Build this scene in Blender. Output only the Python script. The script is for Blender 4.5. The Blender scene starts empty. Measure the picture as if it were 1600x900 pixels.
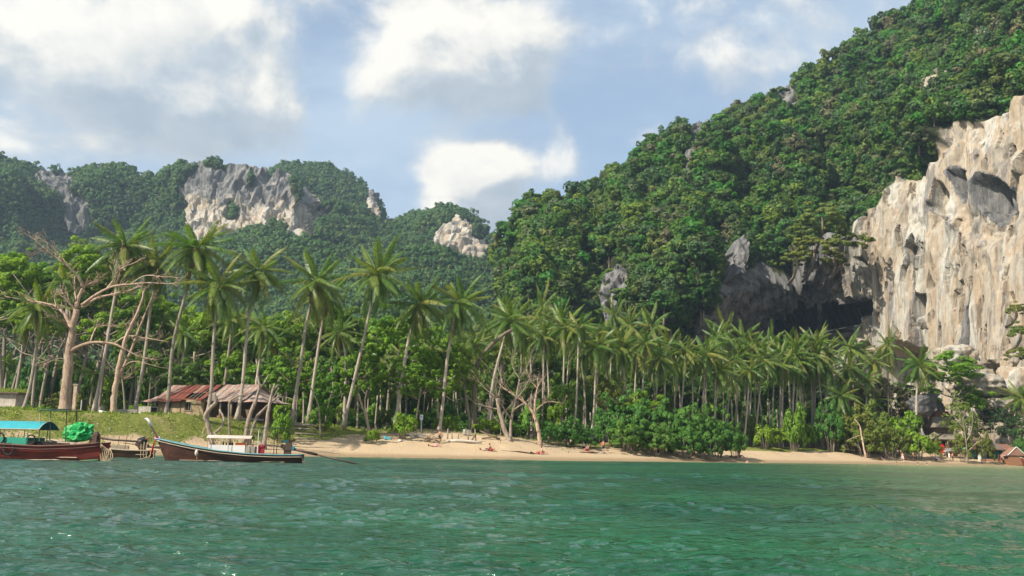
import bpy, bmesh, math, random
import numpy as np
from mathutils import Vector, Matrix, Euler
R = math.radians
SC = bpy.context.scene
COL = SC.collection

# ------------------------------------------------------------------ camera
FOC = 1555.0                       # focal length in photograph pixels (35 mm on a 36 mm sensor)
CAMZ = 1.45
PITCH = math.atan(249.5 / FOC)
ROLL = math.atan(0.021)
_f = Vector((0, math.cos(PITCH), math.sin(PITCH)))
_r0 = Vector((1, 0, 0)); _u0 = Vector((0, -math.sin(PITCH), math.cos(PITCH)))
_r = _r0 * math.cos(ROLL) + _u0 * math.sin(ROLL)
_u = _u0 * math.cos(ROLL) - _r0 * math.sin(ROLL)
cam_d = bpy.data.cameras.new('camera'); cam = bpy.data.objects.new('camera', cam_d); COL.objects.link(cam)
cam_d.sensor_width = 36; cam_d.lens = 36 * FOC / 1600
cam_d.clip_start = 0.1; cam_d.clip_end = 20000
cam.matrix_world = Matrix(((_r.x, _u.x, -_f.x, 0), (_r.y, _u.y, -_f.y, 0), (_r.z, _u.z, -_f.z, CAMZ), (0, 0, 0, 1)))
SC.camera = cam

# ------------------------------------------------------------------ sun, sky, exposure
SUN_EL = R(43); TO_SUN_XY = Vector((-0.80, -0.60)).normalized()
SUN_DIR = Vector((TO_SUN_XY.x * math.cos(SUN_EL), TO_SUN_XY.y * math.cos(SUN_EL), math.sin(SUN_EL)))
sun_d = bpy.data.lights.new('sun', 'SUN'); sun = bpy.data.objects.new('sun', sun_d); COL.objects.link(sun)
sun_d.energy = 5.0; sun_d.angle = R(0.55); sun_d.color = (1.0, 0.93, 0.80)
sun.rotation_euler = (-SUN_DIR).to_track_quat('-Z', 'Y').to_euler()
SC.view_settings.view_transform = 'Standard'; SC.view_settings.look = 'None'
SC.view_settings.gamma = 1; SC.view_settings.exposure = 0.66
try: SC.view_settings.use_curve_mapping = False
except Exception: pass
SC.cycles.use_denoising = True
SC.cycles.max_bounces = 6; SC.cycles.diffuse_bounces = 3; SC.cycles.glossy_bounces = 3
SC.cycles.transmission_bounces = 3; SC.cycles.transparent_max_bounces = 8; SC.cycles.volume_bounces = 0
SC.cycles.use_adaptive_sampling = True; SC.cycles.adaptive_threshold = 0.015

def ray(px, py):
    return (_r * ((px - 800) / FOC) + _u * ((450 - py) / FOC) + _f)
def at(px, py, Y):
    """world point seen at photograph pixel px,py at depth Y metres in front of the camera"""
    d = ray(px, py); s = Y / d.y
    return Vector((d.x * s, Y, CAMZ + d.z * s))
def hor(px): return 699.5 + (px - 800) * 0.021
def lerp(x, xs, ys): return np.interp(x, xs, ys)
_rn = np.array(_r); _un = np.array(_u); _fn = np.array(_f)
def at_np(px, py, Y):
    px, py, Y = np.broadcast_arrays(px, py, Y)
    d = _rn * ((px - 800) / FOC)[..., None] + _un * ((450 - py) / FOC)[..., None] + _fn
    s = Y / d[..., 1]
    P = d * s[..., None]; P[..., 2] += CAMZ
    return P
def proj_np(P):
    q = P - np.array([0, 0, CAMZ])
    w = q @ _fn
    return 800 + FOC * (q @ _rn) / w, 450 - FOC * (q @ _un) / w

class NT:
    """short-hand for building node trees"""
    def __init__(s, tree): s.t = tree; s.n = tree.nodes; s.l = tree.links
    def node(s, typ, **kw):
        n = s.n.new(typ)
        for k, v in kw.items():
            setattr(n, k, v)
        return n
    def put(s, sock, v):
        if hasattr(v, 'is_output') or isinstance(v, bpy.types.NodeSocket): s.l.new(v, sock)
        else: sock.default_value = v
    def math(s, op, a, b=0.0, c=None, clamp=False):
        n = s.node('ShaderNodeMath', operation=op, use_clamp=clamp)
        s.put(n.inputs[0], a); s.put(n.inputs[1], b)
        if c is not None: s.put(n.inputs[2], c)
        return n.outputs[0]
    def vmath(s, op, a, b=None, scale=None):
        n = s.node('ShaderNodeVectorMath', operation=op)
        s.put(n.inputs[0], a)
        if b is not None: s.put(n.inputs[1], b)
        if scale is not None: s.put(n.inputs['Scale'], scale)
        return n.outputs[0] if op not in ('DOT_PRODUCT', 'LENGTH') else n.outputs['Value']
    def mix(s, f, a, b, mode='MIX'):
        n = s.node('ShaderNodeMix', data_type='RGBA', blend_type=mode)
        s.put(n.inputs[0], f); s.put(n.inputs[6], a); s.put(n.inputs[7], b)
        return n.outputs[2]
    def noise(s, vec, scale, detail=4, rough=0.55, dist=0.0):
        n = s.node('ShaderNodeTexNoise')
        if vec is not None: s.l.new(vec, n.inputs['Vector'])
        n.inputs['Scale'].default_value = scale; n.inputs['Detail'].default_value = detail
        n.inputs['Roughness'].default_value = rough; n.inputs['Distortion'].default_value = dist
        return n.outputs['Fac']
    def ramp(s, f, stops, interp='LINEAR'):
        n = s.node('ShaderNodeValToRGB'); n.color_ramp.interpolation = interp
        e = n.color_ramp.elements
        while len(e) < len(stops): e.new(0.5)
        for el, (p, c) in zip(e, stops):
            el.position = p; el.color = (*c, 1) if len(c) == 3 else c
        s.put(n.inputs[0], f)
        return n.outputs[0]
    def sstep(s, v, a, b, lo=0.0, hi=1.0):
        n = s.node('ShaderNodeMapRange', interpolation_type='SMOOTHSTEP')
        s.put(n.inputs[0], v)
        for i, x in zip((1, 2, 3, 4), (a, b, lo, hi)): n.inputs[i].default_value = x
        return n.outputs[0]
    def scalev(s, vec, sc):
        n = s.node('ShaderNodeMapping'); s.l.new(vec, n.inputs['Vector']); n.inputs['Scale'].default_value = sc
        return n.outputs[0]
    def attr(s, name, out='Fac'):
        n = s.node('ShaderNodeAttribute', attribute_name=name); return n.outputs[out]

# world: Nishita sky with cumulus clouds mixed in by direction
W = bpy.data.worlds.new('World'); SC.world = W; W.use_nodes = True
t = NT(W.node_tree); W.node_tree.nodes.clear()
sky = t.node('ShaderNodeTexSky', sky_type='NISHITA')
sky.sun_disc = False; sky.sun_elevation = SUN_EL
sky.sun_rotation = math.atan2(SUN_DIR.x, SUN_DIR.y)
sky.altitude = 0; sky.air_density = 1.0; sky.dust_density = 1.4; sky.ozone_density = 1.2
tc = t.node('ShaderNodeTexCoord'); dirv = tc.outputs['Generated']
sep = t.node('ShaderNodeSeparateXYZ'); t.l.new(dirv, sep.inputs[0])
az = t.math('ARCTAN2', sep.outputs[0], sep.outputs[1]); el = t.math('ARCSINE', sep.outputs[2])
BLOBS = [(120, 95, 235, 105, 1.0), (290, 110, 105, 95, .85), (345, 190, 70, 65, .75), (30, 40, 120, 60, .5), (290, 20, 60, 45, .5),
         (700, 55, 125, 85, 1.05), (640, 125, 85, 55, .7), (790, 115, 85, 70, .85), (560, 150, 40, 50, .25),
         (705, 262, 42, 34, .7), (762, 262, 44, 34, .8), (735, 305, 70, 62, 1.0), (745, 370, 80, 55, .85), (900, 255, 100, 36, .38), (430, 165, 45, 35, .42), (455, 205, 50, 40, .30),
         (1120, 30, 260, 80, .38), (440, 20, 90, 70, .42), (990, 215, 60, 25, .35)]
def aze(px, py):
    d = ray(px, py).normalized(); return math.atan2(d.x, d.y), math.asin(d.z)
def density(da, de, detail):
    a = t.math('ADD', az, da); e = t.math('ADD', el, de)
    cmb = t.node('ShaderNodeCombineXYZ')
    t.put(cmb.inputs[0], t.math('SINE', a)); t.put(cmb.inputs[1], t.math('COSINE', a)); t.put(cmb.inputs[2], t.math('MULTIPLY', e, 1.35))
    n1 = t.noise(cmb.outputs[0], 7.0, detail, 0.56, 0.25)
    vor = t.noise(cmb.outputs[0], 2.2, 2, 0.5)
    tot = None
    for (px, py, rx, ry, w) in BLOBS:
        a0, e0 = aze(px, py)
        xa = t.math('MULTIPLY', t.math('SUBTRACT', a, a0), FOC / rx)
        xe = t.math('MULTIPLY', t.math('SUBTRACT', e, e0), FOC / ry)
        r2 = t.math('ADD', t.math('MULTIPLY', xa, xa), t.math('MULTIPLY', xe, xe))
        g = t.math('MULTIPLY', t.math('POWER', 2.718, t.math('MULTIPLY', r2, -0.9)), w)
        tot = g if tot is None else t.math('ADD', tot, g)
    # away from the photographed part of the sky the same kind of clouds go on
    front = t.math('MULTIPLY', t.sstep(t.math('ABSOLUTE', a), 0.50, 0.75, 1, 0), t.sstep(e, 0.50, 0.75, 1, 0))
    gen = t.sstep(vor, 0.42, 0.66, -0.1, 1.0)
    tot = t.math('ADD', t.math('MULTIPLY', tot, front), t.math('MULTIPLY', gen, t.math('SUBTRACT', 1.0, front)))
    return t.math('ADD', t.math('SUBTRACT', tot, 0.50), t.math('MULTIPLY', t.math('SUBTRACT', n1, 0.5), 2.5))
d0 = density(0, 0, 9)
d1 = density(-0.016, 0.026, 8)
alpha = t.sstep(d0, -0.34, 0.20)
lit = t.sstep(t.math('SUBTRACT', d0, d1), -0.30, 0.42)
thick = t.sstep(d1, -0.1, 0.9, 1.0, 0.30)
billow = t.noise(t.scalev(dirv, (1, 1, 1.3)), 16.0, 7, 0.6, 0.3)
shade = t.math('ADD', t.math('ADD', t.math('MULTIPLY', lit, 0.50), t.math('MULTIPLY', thick, 0.34)), t.math('MULTIPLY', t.math('SUBTRACT', billow, 0.42), 0.75))
ccol = t.ramp(shade, [(0.12, (0.29, 0.34, 0.395)), (0.38, (0.39, 0.43, 0.465)), (0.60, (0.52, 0.525, 0.51)), (0.88, (0.70, 0.675, 0.62))])
skyc = t.vmath('SCALE', sky.outputs[0], scale=0.105)
low = t.noise(t.scalev(dirv, (1, 1, 3)), 3.0, 5, 0.6)
veil = t.math('ADD', t.sstep(low, 0.36, 0.66, 0.36, 0.90), t.sstep(el, 0.0, 0.35, 0.25, 0.0), clamp=True)
skyc = t.mix(veil, skyc, (0.375, 0.46, 0.55, 1))
fin = t.mix(alpha, skyc, ccol)
bg = t.node('ShaderNodeBackground'); t.l.new(fin, bg.inputs[0]); bg.inputs[1].default_value = 1.0
out = t.node('ShaderNodeOutputWorld'); t.l.new(bg.outputs[0], out.inputs[0])
W.cycles.sampling_method = 'MANUAL'; W.cycles.sample_map_resolution = 512

# ------------------------------------------------------------------ numpy noise
_rs = np.random.RandomState(7)
_perm = _rs.permutation(4096)
_vals = _rs.rand(4096) * 2 - 1
def vnoise(p):
    pi = np.floor(p).astype(np.int64); f = p - pi; f = f * f * f * (f * (f * 6 - 15) + 10)
    def h(dx, dy, dz):
        k = _perm[(pi[..., 0] + dx) & 4095]; k = _perm[(k + pi[..., 1] + dy) & 4095]
        return _vals[_perm[(k + pi[..., 2] + dz) & 4095]]
    fx, fy, fz = f[..., 0], f[..., 1], f[..., 2]
    def L(a, b, w): return a + (b - a) * w
    return L(L(L(h(0,0,0), h(1,0,0), fx), L(h(0,1,0), h(1,1,0), fx), fy), L(L(h(0,0,1), h(1,0,1), fx), L(h(0,1,1), h(1,1,1), fx), fy), fz)
def fbm(p, oct=4, gain=0.5, lac=2.03):
    s = 0; a = 1; q = np.array(p, dtype=float)
    for i in range(oct):
        s = s + a * vnoise(q); q = q * lac + 17.3; a *= gain
    return s
def sst(x, a, b):
    x = np.clip((x - a) / (b - a), 0, 1); return x * x * (3 - 2 * x)
def poly_sd(px, py, poly):
    """signed distance in pixels to polygon, positive inside"""
    P = np.array(poly, float); n = len(P); d = np.full(np.shape(px), 1e9); ins = np.zeros(np.shape(px), bool)
    for i in range(n):
        a = P[i]; b = P[(i + 1) % n]; e = b - a; wx = px - a[0]; wy = py - a[1]
        tt = np.clip((wx * e[0] + wy * e[1]) / (e @ e), 0, 1)
        d = np.minimum(d, np.hypot(wx - e[0] * tt, wy - e[1] * tt))
        c = ((a[1] > py) != (b[1] > py)) & (px < (b[0] - a[0]) * (py - a[1]) / (b[1] - a[1] + 1e-12) + a[0])
        ins ^= c
    return np.where(ins, d, -d)

# ------------------------------------------------------------------ mesh helpers
def mesh_np(name, V, F, mat=None, smooth=False, attrs=None):
    V = np.asarray(V, np.float32).reshape(-1, 3); F = np.asarray(F, np.int32); k = F.shape[1]
    me = bpy.data.meshes.new(name)
    me.vertices.add(len(V)); me.vertices.foreach_set('co', V.ravel())
    me.loops.add(F.size); me.loops.foreach_set('vertex_index', F.ravel())
    me.polygons.add(len(F)); me.polygons.foreach_set('loop_start', np.arange(0, F.size, k, dtype=np.int32))
    me.polygons.foreach_set('loop_total', np.full(len(F), k, np.int32))
    if attrs:
        for an, av in attrs.items():
            av = np.asarray(av, np.float32)
            if an == 'cn': a = me.attributes.new(an, 'FLOAT_VECTOR', 'POINT'); a.data.foreach_set('vector', av.ravel())
            else: a = me.attributes.new(an, 'FLOAT', 'POINT'); a.data.foreach_set('value', av.ravel())
    me.update(calc_edges=True)
    me.polygons.foreach_set('use_smooth', np.full(len(F), smooth, bool))
    if mat: me.materials.append(mat)
    return me
def link(name, data, parent=None, **props):
    o = bpy.data.objects.new(name, data); COL.objects.link(o)
    if parent is not None: o.parent = parent
    for k, v in props.items():
        if v is not None: o[k] = v
    return o
def thing(name, label, cat, loc=(0, 0, 0), rz=0.0, group=None, scale=None):
    o = link(name, None, label=label, category=cat, group=group)
    o.location = loc; o.rotation_euler = (0, 0, rz); o.empty_display_size = 0.5
    if scale: o.scale = scale if hasattr(scale, '__len__') else (scale,) * 3
    return o
def copy_tree(o, parent=None):
    c = o.copy(); COL.objects.link(c)
    if parent is not None: c.parent = parent
    for ch in kids.get(o.name, list(o.children)): copy_tree(ch, c)
    return c
kids = {}
class MB:
    def __init__(s): s.v = []; s.f = []
    def add(s, vs, fs):
        b = len(s.v); s.v += [tuple(v) for v in vs]; s.f += [tuple(i + b for i in f) for f in fs]
    def box(s, c, size, rot=None):
        x, y, z = (q / 2 for q in size); M = rot if rot is not None else Matrix.Identity(3)
        c = Vector(c)
        vs = [c + M @ Vector((a * x, b * y, d * z)) for a in (-1, 1) for b in (-1, 1) for d in (-1, 1)]
        s.add(vs, [(0, 1, 3, 2), (4, 6, 7, 5), (0, 4, 5, 1), (2, 3, 7, 6), (0, 2, 6, 4), (1, 5, 7, 3)])
        return s
    def tube(s, pts, rad, n=7, cap=True, ry=1.0):
        pts = [Vector(p) for p in pts]
        if not hasattr(rad, '__len__'): rad = [rad] * len(pts)
        rings = []; up = Vector((0.13, 0.21, 1)).normalized()
        vs = []; prev = None
        for i, p in enumerate(pts):
            d = (pts[min(i + 1, len(pts) - 1)] - pts[max(i - 1, 0)])
            d = d.normalized() if d.length > 1e-9 else Vector((0, 0, 1))
            if prev is None:
                a = d.cross(Vector((1, 0, 0)) if abs(d.x) < 0.8 else Vector((0, 1, 0))).normalized()
            else:
                a = (prev - d * prev.dot(d)).normalized()
            prev = a; b = d.cross(a)
            vs += [p + (a * math.cos(2 * math.pi * k / n) + b * math.sin(2 * math.pi * k / n) * ry) * rad[i] for k in range(n)]
        fs = [(i * n + k, i * n + (k + 1) % n, (i + 1) * n + (k + 1) % n, (i + 1) * n + k) for i in range(len(pts) - 1) for k in range(n)]
        if cap: fs += [tuple(range(n - 1, -1, -1)), tuple((len(pts) - 1) * n + k for k in range(n))]
        s.add(vs, fs); return s
    def ball(s, c, r, n=8, m=6, jit=0, seed=0):
        rr = random.Random(seed); c = Vector(c); r = Vector(r) if hasattr(r, '__len__') else Vector((r, r, r)); vs = []
        for i in range(1, m):
            th = math.pi * i / m
            for k in range(n):
                ph = 2 * math.pi * k / n; q = 1 + rr.uniform(-jit, jit)
                vs.append(c + Vector((r.x * math.sin(th) * math.cos(ph), r.y * math.sin(th) * math.sin(ph), r.z * math.cos(th))) * q)
        top = len(vs); vs += [c + Vector((0, 0, r.z)), c - Vector((0, 0, r.z))]
        fs = [(i * n + k, (i + 1) * n + k, (i + 1) * n + (k + 1) % n, i * n + (k + 1) % n) for i in range(m - 2) for k in range(n)]
        fs += [(top, k, (k + 1) % n) for k in range(n)] + [(top + 1, (m - 2) * n + (k + 1) % n, (m - 2) * n + k) for k in range(n)]
        s.add(vs, fs); return s
    def mesh(s, name, mat, smooth=False):
        me = bpy.data.meshes.new(name); me.from_pydata(s.v, [], s.f); me.materials.append(mat)
        if smooth: me.polygons.foreach_set('use_smooth', [True] * len(me.polygons))
        me.update(); return me
    def build(s, name, mat, parent=None, smooth=False, **props):
        return link(name, s.mesh(name, mat, smooth), parent, **props)
def smooth_path(pts, n=4):
    """Catmull-Rom through points"""
    P = [Vector(p) for p in pts]; P = [P[0] * 2 - P[1]] + P + [P[-1] * 2 - P[-2]]; out = []
    for i in range(1, len(P) - 2):
        for k in range(n):
            u = k / n; a, b, c, d = P[i-1], P[i], P[i+1], P[i+2]
            out.append(0.5 * ((2*b) + (c - a) * u + (2*a - 5*b + 4*c - d) * u*u + (3*b - a - 3*c + d) * u**3))
    out.append(P[-2]); return out

# ------------------------------------------------------------------ materials
def new_mat(name):
    m = bpy.data.materials.new(name); m.use_nodes = True; m.node_tree.nodes.clear()
    t = NT(m.node_tree); o = t.node('ShaderNodeOutputMaterial'); return m, t, o
def pbsdf(t, o, color, rough=0.8, spec=0.3, metal=0.0, bump=None, bstr=0.3, bdist=0.05):
    b = t.node('ShaderNodeBsdfPrincipled')
    t.put(b.inputs['Base Color'], color if not isinstance(color, tuple) or len(color) == 4 else (*color, 1))
    t.put(b.inputs['Roughness'], rough); b.inputs['Specular IOR Level'].default_value = spec; b.inputs['Metallic'].default_value = metal
    if bump is not None:
        n = t.node('ShaderNodeBump'); n.inputs['Strength'].default_value = bstr; n.inputs['Distance'].default_value = bdist
        t.l.new(bump, n.inputs['Height']); t.l.new(n.outputs[0], b.inputs['Normal'])
    t.l.new(b.outputs[0], o.inputs[0]); return b
def paint(name, c, var=0.35, scale=3.0, rough=0.6, c2=None, stretch=(1, 1, 1), spec=0.3, metal=0.0, bstr=0.25):
    """weathered plain surface: base colour broken by noise stains"""
    m, t, o = new_mat(name); tc = t.node('ShaderNodeTexCoord'); v = t.scalev(tc.outputs['Object'], stretch)
    n = t.noise(v, scale, 6, 0.65); n2 = t.noise(v, scale * 6, 4, 0.6)
    c2 = c2 or tuple(x * (1 - var) for x in c)
    f = t.math('ADD', t.sstep(n, 0.35, 0.65, 0, 0.7), t.math('MULTIPLY', t.math('SUBTRACT', n2, 0.35), 0.8), clamp=True)
    pbsdf(t, o, t.mix(f, (*c, 1), (*c2, 1)), rough, spec, metal, n2, bstr, 0.03); return m
def leaf_mat(name, cols, trans=0.34, var=0.6, rough=0.55, spec=0.22, cn=0.6):
    """foliage: colour varies by plant (object random) and by leaf (attribute lv)"""
    m, t, o = new_mat(name); oi = t.node('ShaderNodeObjectInfo')
    c = t.ramp(oi.outputs['Random'], [(i / max(1, len(cols) - 1), c) for i, c in enumerate(cols)])
    lv = t.attr('lv'); k = t.math('ADD', 1 - var * 0.5, t.math('MULTIPLY', lv, var))
    c = t.vmath('SCALE', c, scale=k)
    c = t.mix(t.math('MULTIPLY', t.math('POWER', lv, 5.0), 0.32), c, (0.16, 0.15, 0.03, 1))
    b = t.node('ShaderNodeBsdfPrincipled'); t.l.new(c, b.inputs['Base Color']); b.inputs['Roughness'].default_value = rough
    if cn:      # leaves of one clump lean the same way: blend the leaf's own normal with its clump's
        vt = t.node('ShaderNodeVectorTransform', vector_type='NORMAL', convert_from='OBJECT', convert_to='WORLD')
        t.l.new(t.attr('cn', 'Vector'), vt.inputs[0]); g = t.node('ShaderNodeNewGeometry')
        nn = t.vmath('NORMALIZE', t.vmath('ADD', t.vmath('SCALE', vt.outputs[0], scale=cn), t.vmath('SCALE', g.outputs['Normal'], scale=1 - cn)))
        t.l.new(nn, b.inputs['Normal'])
    b.inputs['Specular IOR Level'].default_value = spec
    tr = t.node('ShaderNodeBsdfTranslucent'); t.l.new(t.mix(1.0, c, (1.3, 1.5, 0.5, 1), 'MULTIPLY'), tr.inputs[0])
    mx = t.node('ShaderNodeMixShader'); mx.inputs[0].default_value = trans
    t.l.new(b.outputs[0], mx.inputs[1]); t.l.new(tr.outputs[0], mx.inputs[2]); t.l.new(mx.outputs[0], o.inputs[0]); return m

M = {}
M['leaf_bright'] = leaf_mat('leaf_bright', [(0.11, 0.23, 0.016), (0.16, 0.29, 0.018), (0.20, 0.30, 0.022), (0.10, 0.25, 0.03)])
M['leaf_mid'] = leaf_mat('leaf_mid', [(0.07, 0.145, 0.022), (0.11, 0.18, 0.025), (0.08, 0.17, 0.035), (0.14, 0.185, 0.03)])
M['leaf_shrub'] = leaf_mat('leaf_shrub', [(0.07, 0.19, 0.03), (0.085, 0.21, 0.035), (0.11, 0.21, 0.03)], var=0.7)
M['leaf_olive'] = leaf_mat('leaf_olive', [(0.15, 0.19, 0.03), (0.18, 0.20, 0.035), (0.13, 0.19, 0.035)])
M['leaf_dry'] = leaf_mat('leaf_dry', [(0.22, 0.17, 0.08), (0.19, 0.17, 0.07), (0.24, 0.18, 0.09)], trans=0.15)
M['leaf_hill'] = leaf_mat('leaf_hill', [(0.03, 0.095, 0.017), (0.08, 0.17, 0.02), (0.045, 0.12, 0.025), (0.15, 0.22, 0.025), (0.025, 0.075, 0.026), (0.14, 0.165, 0.045), (0.05, 0.20, 0.02), (0.04, 0.11, 0.017), (0.07, 0.14, 0.05), (0.17, 0.15, 0.08)], trans=0.24, var=0.8, cn=0.68)
M['leaf_far'] = leaf_mat('leaf_far', [(0.045, 0.12, 0.035), (0.08, 0.16, 0.04), (0.06, 0.14, 0.045), (0.13, 0.18, 0.05)], trans=0.22, var=0.7, cn=0.72)
M['leaf_dark'] = leaf_mat('leaf_dark', [(0.025, 0.06, 0.018), (0.035, 0.075, 0.02)], trans=0.15)
M['frond'] = leaf_mat('frond', [(0.10, 0.18, 0.024), (0.07, 0.15, 0.024), (0.16, 0.215, 0.03), (0.055, 0.125, 0.022), (0.22, 0.22, 0.045), (0.11, 0.18, 0.028)], trans=0.32, spec=0.4, rough=0.42, cn=0)
M['frond_dead'] = leaf_mat('frond_dead', [(0.32, 0.19, 0.08), (0.24, 0.16, 0.07), (0.36, 0.22, 0.09)], trans=0.1, cn=0)
M['grass'] = leaf_mat('grass', [(0.20, 0.26, 0.035), (0.20, 0.26, 0.035)], trans=0.3, var=0.8, cn=0)

def bark_mat(name, c1, c2, rings=0.0):
    m, t, o = new_mat(name); tc = t.node('ShaderNodeTexCoord'); oi = t.node('ShaderNodeObjectInfo')
    v = t.scalev(tc.outputs['Object'], (3, 3, 0.8)); n = t.noise(v, 2.0, 6, 0.7); h = n
    c = t.mix(t.sstep(n, 0.35, 0.66), (*c1, 1), (*c2, 1))
    if rings:
        w = t.node('ShaderNodeTexWave', wave_type='BANDS', bands_direction='Z'); t.l.new(tc.outputs['Object'], w.inputs[0])
        w.inputs['Scale'].default_value = rings; w.inputs['Distortion'].default_value = 1.0
        c = t.mix(t.math('MULTIPLY', w.outputs['Fac'], 0.35), c, (0.10, 0.08, 0.06, 1)); h = t.math('ADD', n, w.outputs['Fac'])
    c = t.vmath('SCALE', c, scale=t.math('ADD', 0.75, t.math('MULTIPLY', oi.outputs['Random'], 0.5)))
    pbsdf(t, o, c, 0.9, 0.15, bump=h, bstr=0.5, bdist=0.06); return m
M['palm_bark'] = bark_mat('palm_bark', (0.50, 0.43, 0.35), (0.34, 0.28, 0.22), 2.6)
M['bark'] = bark_mat('bark', (0.22, 0.17, 0.12), (0.11, 0.085, 0.06))
M['dead_bark'] = bark_mat('dead_bark', (0.50, 0.38, 0.29), (0.27, 0.17, 0.11))
M['grey_bark'] = bark_mat('grey_bark', (0.34, 0.28, 0.22), (0.17, 0.13, 0.10))

# rock: veg = 1 where plants cover it, ton = 0 grey weathered .. 1 cream fresh; negative = shade painted into pockets
def rock_mat():
    m, t, o = new_mat('limestone'); geo = t.node('ShaderNodeNewGeometry'); P = geo.outputs['Position']
    st = t.noise(t.scalev(P, (0.13, 0.13, 0.010)), 1.0, 7, 0.62, 0.6)
    st2 = t.noise(t.scalev(P, (0.55, 0.55, 0.020)), 1.0, 6, 0.68, 0.5); st3 = t.noise(t.scalev(P, (0.22, 0.22, 0.016)), 1.7, 5, 0.6, 0.4)
    bl = t.noise(P, 0.07, 6, 0.6); fine = t.noise(t.scalev(P, (1, 1, .45)), 0.9, 8, 0.7)
    ton = t.attr('ton'); veg = t.attr('veg')
    cream = t.ramp(st, [(0.30, (0.17, 0.155, 0.14)), (0.42, (0.38, 0.335, 0.27)), (0.49, (0.37, 0.28, 0.19)), (0.54, (0.42, 0.385, 0.32)), (0.62, (0.45, 0.425, 0.37)), (0.72, (0.36, 0.265, 0.17)), (0.85, (0.25, 0.23, 0.21))])
    blot = t.sstep(bl, 0.42, 0.60)
    cream = t.mix(t.math('MULTIPLY', t.sstep(st3, 0.52, 0.60, 0, 0.92), t.math('ADD', 0.35, t.math('MULTIPLY', blot, 0.65))), cream, (0.19, 0.18, 0.175, 1))
    cream = t.mix(t.sstep(st2, 0.54, 0.66, 0, 0.75), cream, (0.17, 0.145, 0.12, 1)); cream = t.mix(t.sstep(st2, 0.30, 0.42, 0.4, 0), cream, (0.58, 0.54, 0.47, 1))
    grey = t.ramp(st2, [(0.30, (0.07, 0.07, 0.075)), (0.50, (0.16, 0.155, 0.15)), (0.66, (0.27, 0.26, 0.245)), (0.78, (0.40, 0.38, 0.35))])
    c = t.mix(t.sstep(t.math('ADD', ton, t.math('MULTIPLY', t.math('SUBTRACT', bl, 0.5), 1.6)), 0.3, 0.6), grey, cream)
    c = t.mix(t.sstep(fine, 0.30, 0.44, 0.8, 0.0), c, (0.09, 0.08, 0.07, 1))
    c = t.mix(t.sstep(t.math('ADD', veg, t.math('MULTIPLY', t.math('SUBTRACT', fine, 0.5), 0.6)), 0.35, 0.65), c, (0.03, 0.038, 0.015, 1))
    pbsdf(t, o, c, 0.92, 0.15, bump=t.math('ADD', fine, t.math('MULTIPLY', st2, 1.0)), bstr=0.6, bdist=1.0); return m
M['rock'] = rock_mat()
# ------------------------------------------------------------------ terrain
W_PX = np.array([-900, -300, 0, 300, 530, 800, 1000, 1200, 1400, 1600, 1900, 2500])
W_PY = np.array([704, 704, 708, 711, 713, 718, 720.5, 722.5, 725, 728, 733, 748])
W_Y = CAMZ * FOC / (W_PY - hor(W_PX)); W_X = W_Y * (W_PX - 800) / FOC * 1.0
def shore_y(x): return np.interp(x, W_X, W_Y)
HS = ([-300, 0, 300, 450, 600, 700, 800, 900, 1000, 1600, 1900], [.9, .9, .9, 1.5, 2.7, 2.9, 2.5, 1.8, 1.55, 1.7, 1.8])
WS = ([-300, 0, 300, 450, 600, 700, 800, 900, 1600], [9, 9, 10, 11, 13, 14, 14, 12, 13])
HI = ([-300, 0, 300, 450, 600, 700, 800, 900, 1300, 1600], [4.3, 4.3, 4.2, 3.9, 3.6, 3.8, 3.2, 2.3, 2.4, 2.8])
def gz(x, y):
    x = np.asarray(x, float); y = np.asarray(y, float)
    px = 800 + FOC * x / np.maximum(y, 1)
    s = y - shore_y(x)
    hs = np.interp(px, *HS); ws = np.interp(px, *WS); hi = np.interp(px, *HI); wi = 9.0
    nz = fbm(np.stack([x * 0.11, y * 0.11, x * 0], -1), 3); nf = fbm(np.stack([x * 0.7, y * 0.7, x * 0 + 5], -1), 3)
    a = np.clip(s / ws, 0, 1); z = hs * (0.75 * a + 0.25 * a * a)
    z = np.where(s < 0, np.maximum(s * 0.09, -4.0), z)
    z = z + (hi - hs) * sst(s, ws, ws + wi) + nz * 0.22 * sst(s, 3, 12) + nf * 0.10 * sst(s, 5, 9)
    z = z + np.clip(s - 60, 0, 1e5) * 0.01
    return np.minimum(z, 12)
def gp(px, Y, lift=0.0):
    x = Y * (px - 800) / FOC
    return Vector((x, Y, float(gz(x, Y)) + lift))
def gfind(px, py, Y):
    return gp(px, Y)

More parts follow.
